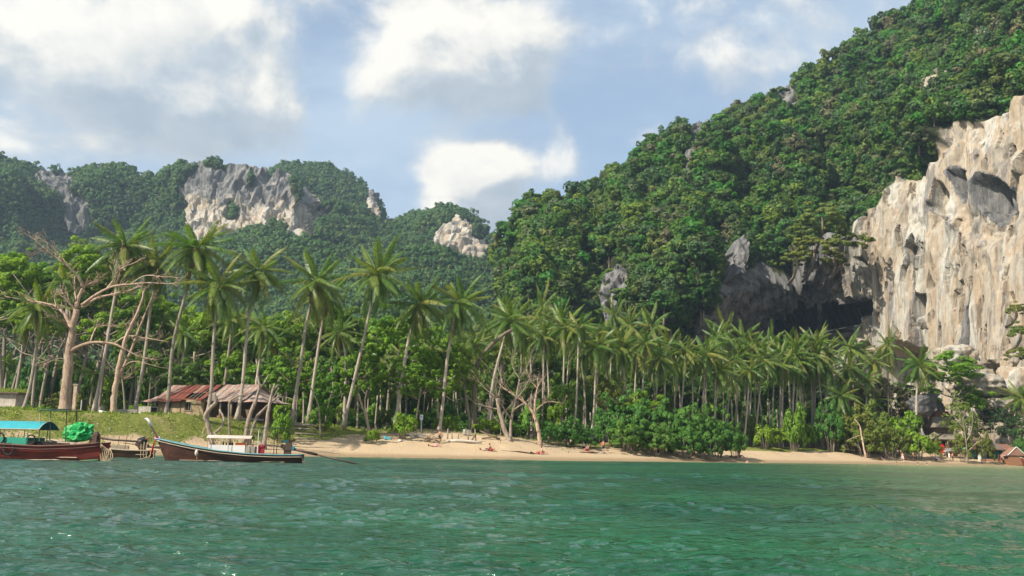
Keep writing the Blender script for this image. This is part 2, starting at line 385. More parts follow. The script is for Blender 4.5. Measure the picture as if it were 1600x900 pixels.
def ground_mat():
    m, t, o = new_mat('ground'); geo = t.node('ShaderNodeNewGeometry'); P = geo.outputs['Position']
    z = t.node('ShaderNodeSeparateXYZ'); t.l.new(P, z.inputs[0])
    n1 = t.noise(P, 0.22, 6, 0.6); n2 = t.noise(P, 2.5, 5, 0.6); n3 = t.noise(P, 5, 5, 0.7)
    sand = t.mix(n1, (0.42, 0.305, 0.19, 1), (0.50, 0.38, 0.25, 1)); sand = t.mix(t.sstep(n2, 0.45, 0.7, 0, 0.35), sand, (0.42, 0.29, 0.17, 1))
    wet = t.sstep(z.outputs[2], 0.10, 0.62, 1.0, 0.0)
    sand = t.mix(wet, sand, (0.28, 0.20, 0.12, 1))
    g = t.math('ADD', t.attr('grass'), t.math('ADD', t.math('MULTIPLY', t.math('SUBTRACT', n1, 0.5), 1.1), t.math('MULTIPLY', t.math('SUBTRACT', n2, 0.5), 0.5)))
    gr = t.mix(t.sstep(n2, 0.3, 0.7), (0.10, 0.135, 0.025, 1), (0.21, 0.21, 0.05, 1)); gr = t.mix(t.sstep(n1, 0.5, 0.75, 0, 0.6), gr, (0.32, 0.24, 0.13, 1))
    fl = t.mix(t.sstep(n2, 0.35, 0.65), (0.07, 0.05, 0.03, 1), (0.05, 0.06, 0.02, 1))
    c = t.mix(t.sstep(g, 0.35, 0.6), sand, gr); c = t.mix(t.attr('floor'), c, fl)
    pbsdf(t, o, c, 0.95, 0.1, bump=t.math('ADD', n2, t.math('MULTIPLY', n3, 0.4)), bstr=0.8, bdist=0.22); return m
dd = np.concatenate([np.linspace(40, 84, 14, endpoint=False), np.linspace(84, 240, 260, endpoint=False), np.geomspace(240, 9000, 60)])
aa = np.concatenate([np.linspace(-3200, -150, 30, endpoint=False), np.linspace(-150, 1750, 420, endpoint=False), np.linspace(1750, 4600, 30)])
DD, AA = np.meshgrid(dd, aa, indexing='ij'); X = DD * (AA - 800) / FOC; Z = gz(X, DD)
s = DD - shore_y(X); px = AA
gs = np.interp(px, [-300, 0, 300, 420, 560, 640, 800, 900, 960, 1180, 1200, 1300, 1320, 1600], [.9, .9, .9, .7, .75, .35, .3, .5, .6, .6, .95, .95, .3, .3])
ws = np.interp(px, *WS)
eg = 2.6 * fbm(np.stack([X * .25, DD * .25, X * 0], -1), 3); grass = sst(s + eg, ws - 1, ws + 4) * gs
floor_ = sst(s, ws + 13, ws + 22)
nr, nc = DD.shape; idx = np.arange(nr * nc).reshape(nr, nc)
def grid_faces(nr, nc):
    i = np.arange(nr * nc).reshape(nr, nc)
    return np.stack([i[:-1, :-1], i[:-1, 1:], i[1:, 1:], i[1:, :-1]], -1).reshape(-1, 4)
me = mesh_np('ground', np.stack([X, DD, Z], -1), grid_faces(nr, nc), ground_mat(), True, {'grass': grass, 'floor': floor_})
link('ground', me, kind='structure')

# ------------------------------------------------------------------ sea
def water_mat():
    m, t, o = new_mat('sea_water'); geo = t.node('ShaderNodeNewGeometry'); P = geo.outputs['Position']
    sh = t.attr('shallow'); n = t.noise(t.scalev(P, (0.05, 0.09, 0.05)), 1.0, 4, 0.6)
    deep = t.mix(t.sstep(n, 0.35, 0.65), (0.005, 0.045, 0.024, 1), (0.010, 0.085, 0.034, 1))
    deep = t.mix(t.attr('silt_sky_tint'), deep, (0.032, 0.082, 0.060, 1))  # left sea: silt colour with the sky's reflection painted in
    c = t.mix(t.math('MULTIPLY', sh, 0.6), deep, (0.19, 0.225, 0.105, 1)); c = t.mix(t.math('POWER', sh, 6.0), c, (0.30, 0.29, 0.16, 1))  # shallow tint also carries the painted tan reflection at right
    w1 = t.noise(t.scalev(P, (0.5, 1.6, 1)), 1.6, 3, 0.55, 0.4); w2 = t.noise(t.scalev(P, (0.55, 1.5, 1)), 5.0, 4, 0.6, 0.3)
    gust = t.sstep(t.noise(t.scalev(P, (0.05, 0.11, 1)), 1.0, 3, 0.5), 0.35, 0.65, 0.55, 1.35)
    h = t.math('MULTIPLY', t.math('ADD', t.math('MULTIPLY', w1, 1.0), t.math('MULTIPLY', w2, 0.30)), gust)
    far = t.attr('far'); w0 = t.noise(t.scalev(P, (0.22, 0.6, 1)), 1.0, 3, 0.6, 0.3); h = t.math('ADD', h, t.math('MULTIPLY', t.math('MULTIPLY', w0, far), 1.6))
    b = pbsdf(t, o, c, t.math('ADD', 0.055, t.math('MULTIPLY', far, 0.17)), 0.5, bump=h, bstr=1.0, bdist=0.30); b.inputs['IOR'].default_value = 1.333
    return m
q = np.linspace(900 + 30, 705, 430); rr = CAMZ * FOC / (q - 700)     # rings get wider with distance
rr = rr[(rr > 6) & (rr < 31)]
rr = np.concatenate([[0.5, 2.0, 5.0], rr, np.arange(31.3, 62, .34), np.arange(62, 135, .5), np.arange(135, 230, 1.2), np.geomspace(240, 7000, 24)])
th = np.concatenate([np.linspace(R(-180), R(-32), 50, endpoint=False), np.linspace(R(-32), R(32), 640, endpoint=False), np.linspace(R(32), R(180), 51)])
RR, TH = np.meshgrid(rr, th, indexing='ij'); X = RR * np.sin(TH); Y = RR * np.cos(TH)
rs = np.random.RandomState(3); Z = np.zeros_like(X)
for i in range(90):
    lam = 0.16 * (10 ** rs.rand()); k = 2 * math.pi / lam; ang = rs.normal(R(86), R(26)); amp = 0.0125 * lam ** 0.85 * rs.uniform(0.5, 1.3)
    ph = rs.rand() * 6.28; cell = np.gradient(RR, axis=0)
    fade = np.clip(1.6 - cell * 2.6 / lam, 0, 1)
    wv = np.sin(k * (X * math.cos(ang) + Y * math.sin(ang)) + ph + 0.8 * np.sin(0.35 * k * (X * math.sin(ang) - Y * math.cos(ang))))
    Z += amp * fade * (wv + 0.25 * (wv * wv))
gust = 0.65 + 0.55 * fbm(np.stack([X * 0.09, Y * 0.13, X * 0], -1), 3)
Z *= np.clip(gust, 0.25, 1.5)
s = shore_y(X) - Y; Z *= sst(s, -1, 5)
shal_refl = np.clip(1 - s / 14, 0, 1) * (Y > 20)
shal_refl = np.maximum(shal_refl, np.clip(1 - s / 120, 0, 1) * sst(X / np.maximum(Y, 1), 0.20, 0.42) * 1.1 * (Y > 5))  # right wedge: sandbank plus the cliff's tan reflection put into the colour
me = mesh_np('sea', np.stack([X, Y, Z], -1), grid_faces(*X.shape)[:, ::-1], water_mat(), True, {'shallow': shal_refl, 'silt_sky_tint': 1 - sst(X + 6 * fbm(np.stack([X * .05, Y * .05, X * 0], -1), 2), -22, 6), 'far': sst(RR, 22, 95)})
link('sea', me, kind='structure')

# ------------------------------------------------------------------ mountains
def loft(name, cols, rows_fn_cols, ns, nt, tb, disp, maskf, mat, kind='structure'):
    pass
def sheet(name, K, pxs, tsub, disp, maskf, wrap=None):
    """K: key columns px -> list of (py, dist) contours bottom to top; lofted into a surface with a back slope"""
    kp = np.array([k[0] for k in K], float); nrow = len(K[0][1])
    PY = np.stack([np.interp(pxs, kp, [k[1][j][0] for k in K]) for j in range(nrow)])
    DI = np.stack([np.interp(pxs, kp, [k[1][j][1] for k in K]) for j in range(nrow)])
    tt = np.concatenate([np.linspace(j, j + 1, tsub[j], endpoint=False) for j in range(nrow - 1)] + [[nrow - 1.0]])
    def itp(A):
        i = np.clip(tt.astype(int), 0, nrow - 2); f = (tt - i)[:, None]
        a = A[np.clip(i - 1, 0, nrow - 1)]; b = A[i]; c = A[i + 1]; d = A[np.clip(i + 2, 0, nrow - 1)]
        m0 = (c - a) / 2; m1 = (d - b) / 2
        h = (2*f**3 - 3*f**2 + 1) * b + (f**3 - 2*f**2 + f) * m0 + (-2*f**3 + 3*f**2) * c + (f**3 - f**2) * m1
        return 0.5 * h + 0.5 * (b + (c - b) * f)
    PYg = itp(PY); DIg = itp(DI); PXg = np.broadcast_to(pxs, PYg.shape).copy()
    P = at_np(PXg, PYg, DIg)
    ton, veg = maskf(PXg, PYg)
    # back slope: drops away behind the ridge
    nb = 10; bk = []
    for i in range(1, nb + 1):
        u = i / nb; Q = P[-1].copy(); k = 1 + 0.45 * u; Q[:, 0] *= k; Q[:, 1] *= k; Q[:, 2] = P[-1][:, 2] * (1 - u * u) + 0 * u; bk.append(Q)
    n = np.cross(np.gradient(P, axis=1), np.gradient(P, axis=0)); n /= np.linalg.norm(n, axis=-1, keepdims=True) + 1e-9
    n[n[..., 1] > 0] *= -1
    for _ in range(3):
        n[1:-1] = (n[:-2] + n[1:-1] + n[2:]) / 3; n[:, 1:-1] = (n[:, :-2] + n[:, 1:-1] + n[:, 2:]) / 3
    D, veg, ton = disp(P, PXg, PYg, ton, veg)
    P = P + n * np.maximum(D, -10)[..., None]; P[..., 1] -= np.minimum(D + 10, 0)   # caves run straight back
    B = np.stack(bk) + (P[-1] - at_np(pxs, PYg[-1], DIg[-1]))[None]
    V = np.concatenate([P, B]); ton = np.concatenate([ton, np.repeat(ton[-1:], nb, 0)]); veg = np.concatenate([veg, np.ones((nb, len(pxs)))])
    me = mesh_np(name, V, grid_faces(*V.shape[:2]), M['rock'], False, {'ton': ton, 'veg': veg})
    o = link(name, me, kind='structure')
    return o, P, n, veg[:P.shape[0]]
def rockdisp(P, sx, big, flute, rough_):
    q = P * np.array([sx, sx, sx * 0.07]) + fbm(P * sx * .3, 2)[..., None] * .35
    fl = np.minimum(np.abs(fbm(q, 4)) * 2.2, 1); fl2 = np.minimum(np.abs(fbm(q * 3.3 + 40, 3)) * 2.2, 1)
    b = fbm(P * sx * np.array([.3, .3, .2]) + 9, 3); f = fbm(P * sx * np.array([4.5, 4.5, 1.3]) + 3, 4, 0.6)
    rg = (1 - np.minimum(np.abs(fbm(q * 1.7 + 90, 3)) * 2.5, 1)) ** 1.5
    return b * big + (fl - 0.6) * flute + (fl2 - 0.6) * flute * 0.45 + rg * flute * 0.9 + f * rough_

# right mountain
KR = [(780, [(695, 352), (600, 350), (520, 346), (440, 349), (400, 356)]),
      (790, [(695, 335), (600, 333), (520, 330), (425, 338), (362, 352)]),
      (800, [(695, 322), (600, 320), (520, 318), (410, 330), (340, 350)]),
      (820, [(695, 310), (600, 310), (520, 308), (400, 325), (322, 354)]),
      (850, [(695, 303), (600, 302), (520, 300), (400, 322), (311, 360)]),
      (900, [(695, 296), (600, 296), (510, 296), (400, 325), (303, 375)]),
      (950, [(697, 290), (600, 292), (500, 292), (380, 325), (284, 385)]),
      (995, [(697, 290), (600, 294), (500, 290), (360, 330), (262, 395)]),
      (1020, [(697, 291), (600, 296), (490, 288), (350, 330), (228, 398)]),
      (1050, [(697, 292), (600, 302), (470, 286), (340, 330), (210, 400)]),
      (1100, [(697, 310), (580, 322), (450, 288), (330, 330), (193, 405)]),
      (1150, [(697, 335), (560, 350), (440, 303), (320, 335), (182, 410)]),
      (1200, [(697, 350), (550, 362), (400, 318), (290, 345), (172, 415)]),
      (1225, [(697, 352), (550, 364), (400, 320), (280, 348), (142, 415)]),
      (1250, [(697, 352), (550, 362), (400, 322), (270, 350), (122, 415)]),
      (1300, [(697, 347), (540, 352), (390, 318), (260, 350), (88, 415)]),
      (1340, [(697, 325), (520, 322), (350, 312), (240, 345), (70, 415)]),
      (1370, [(697, 305), (520, 306), (320, 305), (220, 340), (50, 415)]),
      (1400, [(697, 295), (500, 298), (305, 300), (200, 335), (32, 410)]),
      (1450, [(697, 283), (480, 285), (285, 290), (170, 330), (2, 405)]),
      (1500, [(697, 270), (450, 272), (230, 280), (130, 320), (-28, 400)]),
      (1550, [(697, 258), (420, 260), (190, 270), (80, 310), (-58, 390)]),
      (1600, [(697, 245), (400, 248), (150, 258), (40, 300), (-90, 380)]),
      (1700, [(697, 228), (380, 232), (60, 246), (-60, 285), (-190, 360)]),
      (1900, [(697, 205), (300, 210), (-50, 225), (-150, 260), (-260, 330)])]
EDGE = [(1085, 700), (1085, 520), (1098, 490), (1112, 468), (1150, 450), (1200, 436), (1240, 450), (1268, 400), (1335, 350), (1356, 335), (1384, 302), (1436, 276), (1478, 242),
        (1520, 200), (1560, 178), (1600, 125), (1700, 40), (1950, -80), (1950, 720)]
BARE = [[(936, 440), (944, 426), (960, 430), (966, 418), (982, 424), (984, 448), (972, 470), (974, 500), (948, 505), (944, 470)],
        [(1452, 105), (1475, 98), (1490, 140), (1482, 185), (1465, 190), (1452, 150)],
        [(1086, 195), (1108, 188), (1110, 215), (1095, 250), (1078, 252)],
        [(918, 262), (945, 245), (975, 235), (990, 250), (950, 275), (925, 285)],
        [(1145, 385), (1170, 365), (1165, 430), (1148, 430)], [(868, 318), (884, 308), (880, 332), (868, 335)],
        [(1225, 135), (1240, 130), (1240, 165), (1222, 170)], [(1520, 60), (1540, 50), (1545, 95), (1528, 100)], [(1130, 155), (1155, 150), (1150, 172), (1130, 175)]]
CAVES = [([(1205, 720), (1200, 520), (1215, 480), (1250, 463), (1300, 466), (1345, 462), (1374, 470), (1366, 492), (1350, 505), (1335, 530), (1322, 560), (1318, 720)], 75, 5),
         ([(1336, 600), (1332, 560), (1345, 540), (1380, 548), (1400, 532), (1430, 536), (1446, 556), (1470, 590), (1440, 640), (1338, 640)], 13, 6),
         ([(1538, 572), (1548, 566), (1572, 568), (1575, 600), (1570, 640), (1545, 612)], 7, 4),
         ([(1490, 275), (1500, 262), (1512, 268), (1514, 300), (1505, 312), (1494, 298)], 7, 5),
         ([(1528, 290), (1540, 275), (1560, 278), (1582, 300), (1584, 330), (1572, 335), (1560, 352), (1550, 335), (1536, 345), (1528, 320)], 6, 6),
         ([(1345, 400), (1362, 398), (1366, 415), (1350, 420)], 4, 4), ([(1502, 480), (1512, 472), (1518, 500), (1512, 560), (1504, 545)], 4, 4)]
def mask_r(px, py):
    wob = 9 * fbm(np.stack([px * 0.03, py * 0.03, px * 0], -1), 3)
    veg = 1 - sst(poly_sd(px, py, EDGE) + wob, -4, 5)
    for b in BARE: veg = np.minimum(veg, 1 - sst(poly_sd(px, py, b) + wob * 0.7 + 5, -3, 4))
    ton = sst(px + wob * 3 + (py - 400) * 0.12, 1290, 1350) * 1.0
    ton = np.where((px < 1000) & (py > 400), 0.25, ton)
    return ton, veg
def disp_r(P, px, py, ton, veg):
    rock = 1 - veg
    d = rockdisp(P, 0.06, 2.6, 1.7, 0.55) * rock
    pits = fbm(P * np.array([.16, .16, .05]) + 77, 3); d -= rock * sst(pits, 0.55, 0.72) * 5.0
    pit2 = fbm(P * np.array([.5, .5, .10]) + 31, 3); d -= rock * sst(pit2, 0.58, 0.70) * 1.8
    ribs = fbm(np.stack([P[..., 0] * 0.055 + P[..., 2] * 0.006, P[..., 1] * 0.010, P[..., 2] * 0.008], -1) + 4, 3)
    rp = np.interp(px, [k[0] for k in KR], [k[1][4][0] for k in KR]); d += veg * (0.2 + 0.8 * sst(py - rp, 5, 75)) * (ribs * 15 - 4 + fbm(P * 0.09 + 20, 3) * 4)
    wx = 3 * fbm(P * 0.12 + 5, 3)
    for poly, dep, soft in CAVES:
        sd = poly_sd(px, py, poly) + wx
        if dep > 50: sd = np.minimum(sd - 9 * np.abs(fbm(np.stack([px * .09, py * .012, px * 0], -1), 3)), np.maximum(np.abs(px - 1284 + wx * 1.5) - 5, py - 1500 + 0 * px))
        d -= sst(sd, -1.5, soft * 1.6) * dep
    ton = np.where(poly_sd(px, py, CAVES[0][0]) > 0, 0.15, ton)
    for q in (3, 4, 6): ton = np.where(poly_sd(px, py, CAVES[q][0]) + wx > -3, -0.2, ton)  # shade of the stalactite pockets painted as darker rock tone
    d *= sst(px, 778, 800) * 0.85 + 0.15
    return d, veg, ton
wrapx = np.linspace(870, 783, 26)                       # the left end turns away behind
front = np.concatenate([np.linspace(780, 1640, 800, endpoint=False), np.linspace(1640, 1900, 50)])
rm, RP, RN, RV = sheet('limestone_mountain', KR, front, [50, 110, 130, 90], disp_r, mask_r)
# side of its left end going back
c0 = RP[:, 0, :]; side = []
for i in range(0, 12):
    u = i / 11; k = 1 + 0.5 * u; Q = c0.copy(); Q[:, 0] = Q[:, 0] * k + 14 * u * u - 3 * math.sin(u * 3.14); Q[:, 1] = c0[:, 1] * k; side.append(Q)
S = np.stack(side, 1)[:, ::-1]
me = mesh_np('limestone_mountain_side', S, grid_faces(*S.shape[:2]), M['rock'], True, {'ton': np.zeros(S.shape[:2]), 'veg': np.ones(S.shape[:2])})
link('limestone_mountain_side', me, kind='structure')

# far ridges
def flatK(L): return [(p, [(py, d) for py, d in zip(r[::2], r[1::2])]) for p, *r in L]
KF = flatK([(-150, 690, 380, 500, 560, 400, 680, 300, 760, 230, 830),
      (0, 690, 380, 500, 560, 400, 680, 300, 760, 252, 830),
      (30, 690, 380, 500, 560, 400, 680, 300, 760, 258, 830),
      (60, 690, 380, 500, 560, 400, 700, 340, 772, 266, 830),
      (110, 690, 380, 500, 560, 410, 700, 352, 775, 268, 830),
      (145, 690, 380, 500, 560, 420, 700, 352, 775, 265, 830),
      (200, 690, 380, 500, 560, 420, 680, 340, 770, 267, 830),
      (237, 690, 380, 500, 560, 420, 680, 345, 770, 280, 820),
      (262, 690, 380, 500, 560, 420, 680, 355, 760, 270, 810),
      (290, 690, 380, 500, 560, 420, 680, 372, 742, 258, 790),
      (320, 690, 380, 500, 560, 420, 680, 376, 738, 250, 785),
      (345, 690, 380, 500, 560, 420, 680, 378, 735, 260, 782),
      (362, 690, 380, 500, 560, 420, 680, 378, 732, 254, 778),
      (385, 690, 380, 500, 560, 420, 680, 378, 732, 250, 775),
      (410, 690, 380, 500, 560, 420, 680, 378, 732, 258, 775),
      (420, 690, 380, 500, 560, 420, 680, 378, 732, 268, 775),
      (445, 690, 380, 500, 560, 420, 680, 380, 732, 268, 778),
      (462, 690, 380, 500, 560, 425, 680, 385, 734, 276, 785),
      (480, 690, 380, 500, 560, 425, 680, 384, 745, 290, 800),
      (492, 690, 380, 500, 560, 425, 680, 375, 770, 320, 830),
      (520, 690, 380, 500, 560, 425, 680, 380, 770, 345, 850),
      (600, 690, 380, 500, 560, 430, 680, 385, 770, 352, 850),
      (700, 690, 380, 505, 560, 445, 680, 420, 760, 400, 830),
      (745, 690, 380, 510, 560, 455, 680, 428, 750, 412, 800),
      (790, 690, 380, 520, 560, 470, 680, 445, 750, 428, 790),
      (860, 690, 380, 540, 560, 500, 680, 470, 750, 450, 790)])
BAREF = [[(52, 280), (70, 268), (110, 270), (125, 290), (118, 315), (138, 325), (140, 345), (108, 352), (95, 320), (60, 305)],
         [(282, 300), (296, 276), (320, 262), (345, 272), (352, 258), (375, 240), (405, 246), (432, 256), (462, 272), (488, 285), (500, 320), (497, 360), (486, 402), (455, 394), (430, 386), (400, 386), (360, 390), (310, 382), (286, 350)],
         [(262, 280), (268, 276), (262, 292), (256, 292)], [(285, 255), (310, 245), (318, 252), (295, 264)], [(205, 264), (225, 268), (232, 282), (215, 280)],
         [(478, 335), (500, 340), (512, 355), (500, 362), (485, 350)]]
VEGIN = [[(347, 312), (360, 308), (368, 330), (360, 343), (350, 338)], [(386, 265), (391, 260), (394, 282), (388, 288)], [(452, 278), (461, 282), (466, 315), (458, 322)]]
def mkmask(bare, inn=()):
    def f(px, py):
        wob = 5 * fbm(np.stack([px * 0.07, py * 0.07, px * 0], -1), 3)
        veg = np.ones_like(px)
        for b in bare: veg = np.minimum(veg, 1 - sst(poly_sd(px, py, b) + wob, -2, 2))
        for b in inn: veg = np.maximum(veg, sst(poly_sd(px, py, b) + wob, -2, 1))
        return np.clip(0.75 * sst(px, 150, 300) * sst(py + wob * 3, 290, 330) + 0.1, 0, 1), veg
    return f
def disp_f(P, px, py, ton, veg):
    rock = 1 - veg
    d = rockdisp(P, 0.034, 4, 4.6, 1.0) * (0.25 + 0.75 * rock) + veg * fbm(P * 0.012 + 3, 4) * 24 * sst(py, 250, 330)
    d -= rock * sst(fbm(P * np.array([.06, .06, .045]) + 7, 3), 0.4, 0.8) * 6
    return d, veg, ton
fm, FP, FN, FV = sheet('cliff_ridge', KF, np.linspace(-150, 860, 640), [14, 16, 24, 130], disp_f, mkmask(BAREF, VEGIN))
KD = flatK([(425, 600, 700, 400, 850, 340, 950, 300, 990, 275, 1010), (440, 600, 700, 400, 850, 340, 940, 290, 980, 262, 1010), (470, 600, 700, 400, 850, 340, 930, 290, 970, 259, 1010),
      (510, 600, 700, 400, 850, 340, 925, 290, 965, 260, 1010), (550, 600, 700, 400, 850, 345, 920, 300, 960, 275, 1000), (575, 600, 700, 400, 850, 352, 918, 315, 945, 284, 985),
      (590, 600, 700, 400, 850, 352, 920, 320, 950, 300, 980), (597, 600, 700, 400, 860, 352, 935, 330, 965, 312, 990), (602, 600, 700, 400, 900, 360, 970, 345, 990, 328, 1010),
      (625, 600, 700, 400, 900, 370, 960, 345, 1000, 334, 1030), (650, 600, 700, 400, 900, 380, 950, 350, 1000, 342, 1030), (700, 600, 700, 410, 900, 390, 960, 370, 1000, 360, 1030)])
BARED = [[(570, 315), (580, 295), (594, 300), (598, 330), (594, 348), (578, 345)]]
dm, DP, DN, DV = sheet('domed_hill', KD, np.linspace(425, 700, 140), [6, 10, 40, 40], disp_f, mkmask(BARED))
KE = flatK([(600, 600, 560, 430, 700, 400, 790, 380, 830, 372, 860), (625, 600, 560, 430, 700, 395, 780, 365, 830, 350, 870), (645, 600, 560, 430, 700, 390, 780, 360, 825, 344, 870), (675, 600, 560, 430, 700, 392, 778, 350, 810, 335, 860),
      (700, 600, 560, 430, 700, 396, 772, 350, 800, 334, 850), (720, 600, 560, 430, 700, 400, 768, 365, 795, 344, 840), (740, 600, 560, 430, 700, 405, 768, 378, 795, 360, 830), (752, 600, 560, 430, 710, 412, 775, 395, 800, 378, 825), (758, 600, 560, 435, 730, 418, 800, 408, 812, 398, 825)])
BAREE = [[(677, 385), (690, 360), (705, 350), (722, 355), (735, 370), (748, 380), (756, 400), (752, 412), (735, 402), (710, 394), (680, 395)]]
em, EP, EN, EV = sheet('small_cliffed_hill', KE, np.linspace(600, 758, 110), [6, 10, 50, 30], disp_f, mkmask(BAREE))
em2 = EP[:, -1, :]; side = []
for i in range(8):
    u = i / 7; Q = em2.copy(); Q[:, :2] *= 1 + 0.3 * u; Q[:, 0] -= 25 * u * u; side.append(Q)
S = np.stack(side, 1)
me = mesh_np('small_cliffed_hill_side', S, grid_faces(*S.shape[:2]), M['rock'], True, {'ton': np.zeros(S.shape[:2]) + .3, 'veg': np.ones(S.shape[:2])})
link('small_cliffed_hill_side', me, kind='structure')
# ------------------------------------------------------------------ foliage meshes
def leaves(centers, normals, size, rs, jit=0.6, aspect=0.62):
    n = len(centers); nn = normals + rs.normal(0, jit, (n, 3)); nn /= np.linalg.norm(nn, axis=1, keepdims=True)
    a = np.cross(nn, rs.normal(0, 1, (n, 3))); a /= np.linalg.norm(a, axis=1, keepdims=True); b = np.cross(nn, a)
    sz = (size * rs.uniform(0.6, 1.35, n))[:, None]
    droop = -0.18 * sz * np.array([0, 0, 1.0])
    V = np.stack([centers - a * sz, centers + b * sz * aspect + droop * 0, centers + a * sz + droop, centers - b * sz * aspect], 1).reshape(-1, 3)
    F = np.arange(4 * n).reshape(n, 4); lv = np.repeat(rs.rand(n), 4)
    return V, F, lv
def crown_mesh(name, mat, rx, rz, nclump, nleaf, size, seed, cr=0.32, flat=0.75, low=-0.35, layered=False, jit=0.6):
    """crown of leaf clumps spread through an ellipsoid; origin at the crown's centre"""
    rs = np.random.RandomState(seed); C = []
    while len(C) < nclump:
        p = rs.normal(0, 1, 3); p /= np.linalg.norm(p)
        if p[2] < low: continue
        r = rs.uniform(0.35, 0.95) ** 0.6
        q = p * r * (1 + 0.25 * math.sin(3 * math.atan2(p[1], p[0]) + seed)); q[2] = round(q[2] * 3) / 3 + rs.uniform(-.1, .1) if layered else q[2]
        C.append(q)
    C = np.array(C); R_ = cr * rs.uniform(0.6, 1.3, nclump); k = rs.choice(nclump, nleaf, p=R_**2 / (R_**2).sum())
    d = rs.normal(0, 1, (nleaf, 3)); d[:, 2] += .35; d /= np.linalg.norm(d, axis=1, keepdims=True)
    rad = R_[k] * rs.uniform(0.65, 1.05, nleaf)
    P = C[k] + d * rad[:, None] * np.array([1, 1, flat]); P = P * np.array([rx, rx, rz])
    V, F, lv = leaves(P, d + np.array([0, 0, 0.35]), size, rs, jit); cn = C[k] * .9 + d + np.array([0, 0, .12]); cn /= np.linalg.norm(cn, axis=1, keepdims=True)
    cl = rs.rand(nclump)[k]; lv = np.clip(lv * 0.55 + np.repeat(cl, 4) * 0.45, 0, 1)
    return mesh_np(name, V, F, mat, False, {'lv': lv, 'cn': np.repeat(cn, 4, 0)})
def trunk_mesh(name, mat, h, r, seed, limbs=4, spread=1.6, base=0.0):
    rr = random.Random(seed); mb = MB(); lean = Vector((rr.uniform(-.12, .12), rr.uniform(-.12, .12), 0)) * h
    P = [Vector((0, 0, base - .3)), Vector((0, 0, 0.15 * h)) + lean * .1, Vector((0, 0, .5 * h)) + lean * .6, Vector((0, 0, .72 * h)) + lean]
    mb.tube(smooth_path(P, 3), [r * 1.5] + [r * (1.05 - .5 * i / 9) for i in range(9)], 7)
    for i in range(limbs):
        a = 2 * math.pi * i / limbs + rr.uniform(-.4, .4); s = P[2] + (P[3] - P[2]) * rr.uniform(0, 1)
        e = s + Vector((math.cos(a) * spread, math.sin(a) * spread, h * rr.uniform(.18, .34)))
        m_ = (s + e) / 2 + Vector((0, 0, -0.05 * h)); mb.tube(smooth_path([s, m_, e], 3), [r * .45 - r * .05 * q for q in range(7)], 5)
    return mb.mesh(name, mat, True)

# ------------------------------------------------------------------ jungle on the mountains
def scatter(P, N, V, n, seed, minz=2.0, vmin=0.45):
    """points on a lofted surface, by real area and plant cover"""
    rs = np.random.RandomState(seed)
    A = np.linalg.norm(np.cross(P[1:, :-1] - P[:-1, :-1], P[:-1, 1:] - P[:-1, :-1]), axis=-1)
    v = (V[1:, :-1] + V[:-1, :-1] + V[:-1, 1:] + V[1:, 1:]) / 4; w = (A * (v > vmin) * (P[:-1, :-1, 2] > minz)).ravel(); w /= w.sum()
    k = rs.choice(len(w), n, p=w); i, j = np.unravel_index(k, A.shape); a = rs.rand(n)[:, None]; b = rs.rand(n)[:, None]
    pos = P[i, j] * (1 - a) * (1 - b) + P[i + 1, j] * a * (1 - b) + P[i, j + 1] * (1 - a) * b + P[i + 1, j + 1] * a * b
    return pos, N[i, j], rs
def gn_forest(name, pos, scl, rotz, sources, seed, label, cat):
    me = bpy.data.meshes.new(name); me.vertices.add(len(pos)); me.vertices.foreach_set('co', np.asarray(pos, np.float32).ravel())
    for an, typ, dat in (('scl', 'FLOAT_VECTOR', scl), ('rot', 'FLOAT_VECTOR', np.stack([rotz * 0, rotz * 0, rotz], -1))):
        a = me.attributes.new(an, typ, 'POINT'); a.data.foreach_set('vector', np.asarray(dat, np.float32).ravel())
    o = link(name, me, kind='stuff', label=label, category=cat)
    g = bpy.data.node_groups.new(name, 'GeometryNodeTree')
    g.interface.new_socket('Geometry', in_out='INPUT', socket_type='NodeSocketGeometry'); g.interface.new_socket('Geometry', in_out='OUTPUT', socket_type='NodeSocketGeometry')
    n = g.nodes; L = g.links; gi = n.new('NodeGroupInput'); go = n.new('NodeGroupOutput'); iop = n.new('GeometryNodeInstanceOnPoints')
    gj = n.new('GeometryNodeGeometryToInstance')
    for s in sources:
        oi = n.new('GeometryNodeObjectInfo'); oi.inputs['Object'].default_value = s; oi.transform_space = 'ORIGINAL'; L.new(oi.outputs['Geometry'], gj.inputs[0])
    L.new(gi.outputs[0], iop.inputs['Points']); L.new(gj.outputs[0], iop.inputs['Instance']); iop.inputs['Pick Instance'].default_value = True
    rv = n.new('FunctionNodeRandomValue'); rv.data_type = 'INT'; rv.inputs[4].default_value = 0; rv.inputs[5].default_value = len(sources) - 1; rv.inputs['Seed'].default_value = seed
    L.new(rv.outputs[2], iop.inputs['Instance Index'])
    for an, sock in (('scl', 'Scale'), ('rot', 'Rotation')):
        na = n.new('GeometryNodeInputNamedAttribute'); na.data_type = 'FLOAT_VECTOR'; na.inputs[0].default_value = an
        if sock == 'Rotation':
            e2r = n.new('FunctionNodeEulerToRotation'); L.new(na.outputs[0], e2r.inputs[0]); L.new(e2r.outputs[0], iop.inputs[sock])
        else: L.new(na.outputs[0], iop.inputs[sock])
    L.new(iop.outputs[0], go.inputs[0])
    md = o.modifiers.new('forest', 'NODES'); md.node_group = g
    return o
HC = [crown_mesh('crown', M['leaf_hill'], 1.0, rz, nc_, nl, .125, 30 + i, cr=cr, low=-0.6, flat=fl) for i, (rz, nc_, nl, cr, fl) in enumerate([(0.9, 12, 900, .40, .9), (1.1, 14, 950, .38, .95), (0.8, 10, 800, .42, .85), (1.0, 9, 700, .45, .95), (1.15, 16, 950, .34, .95), (0.7, 16, 850, .34, .7)])]
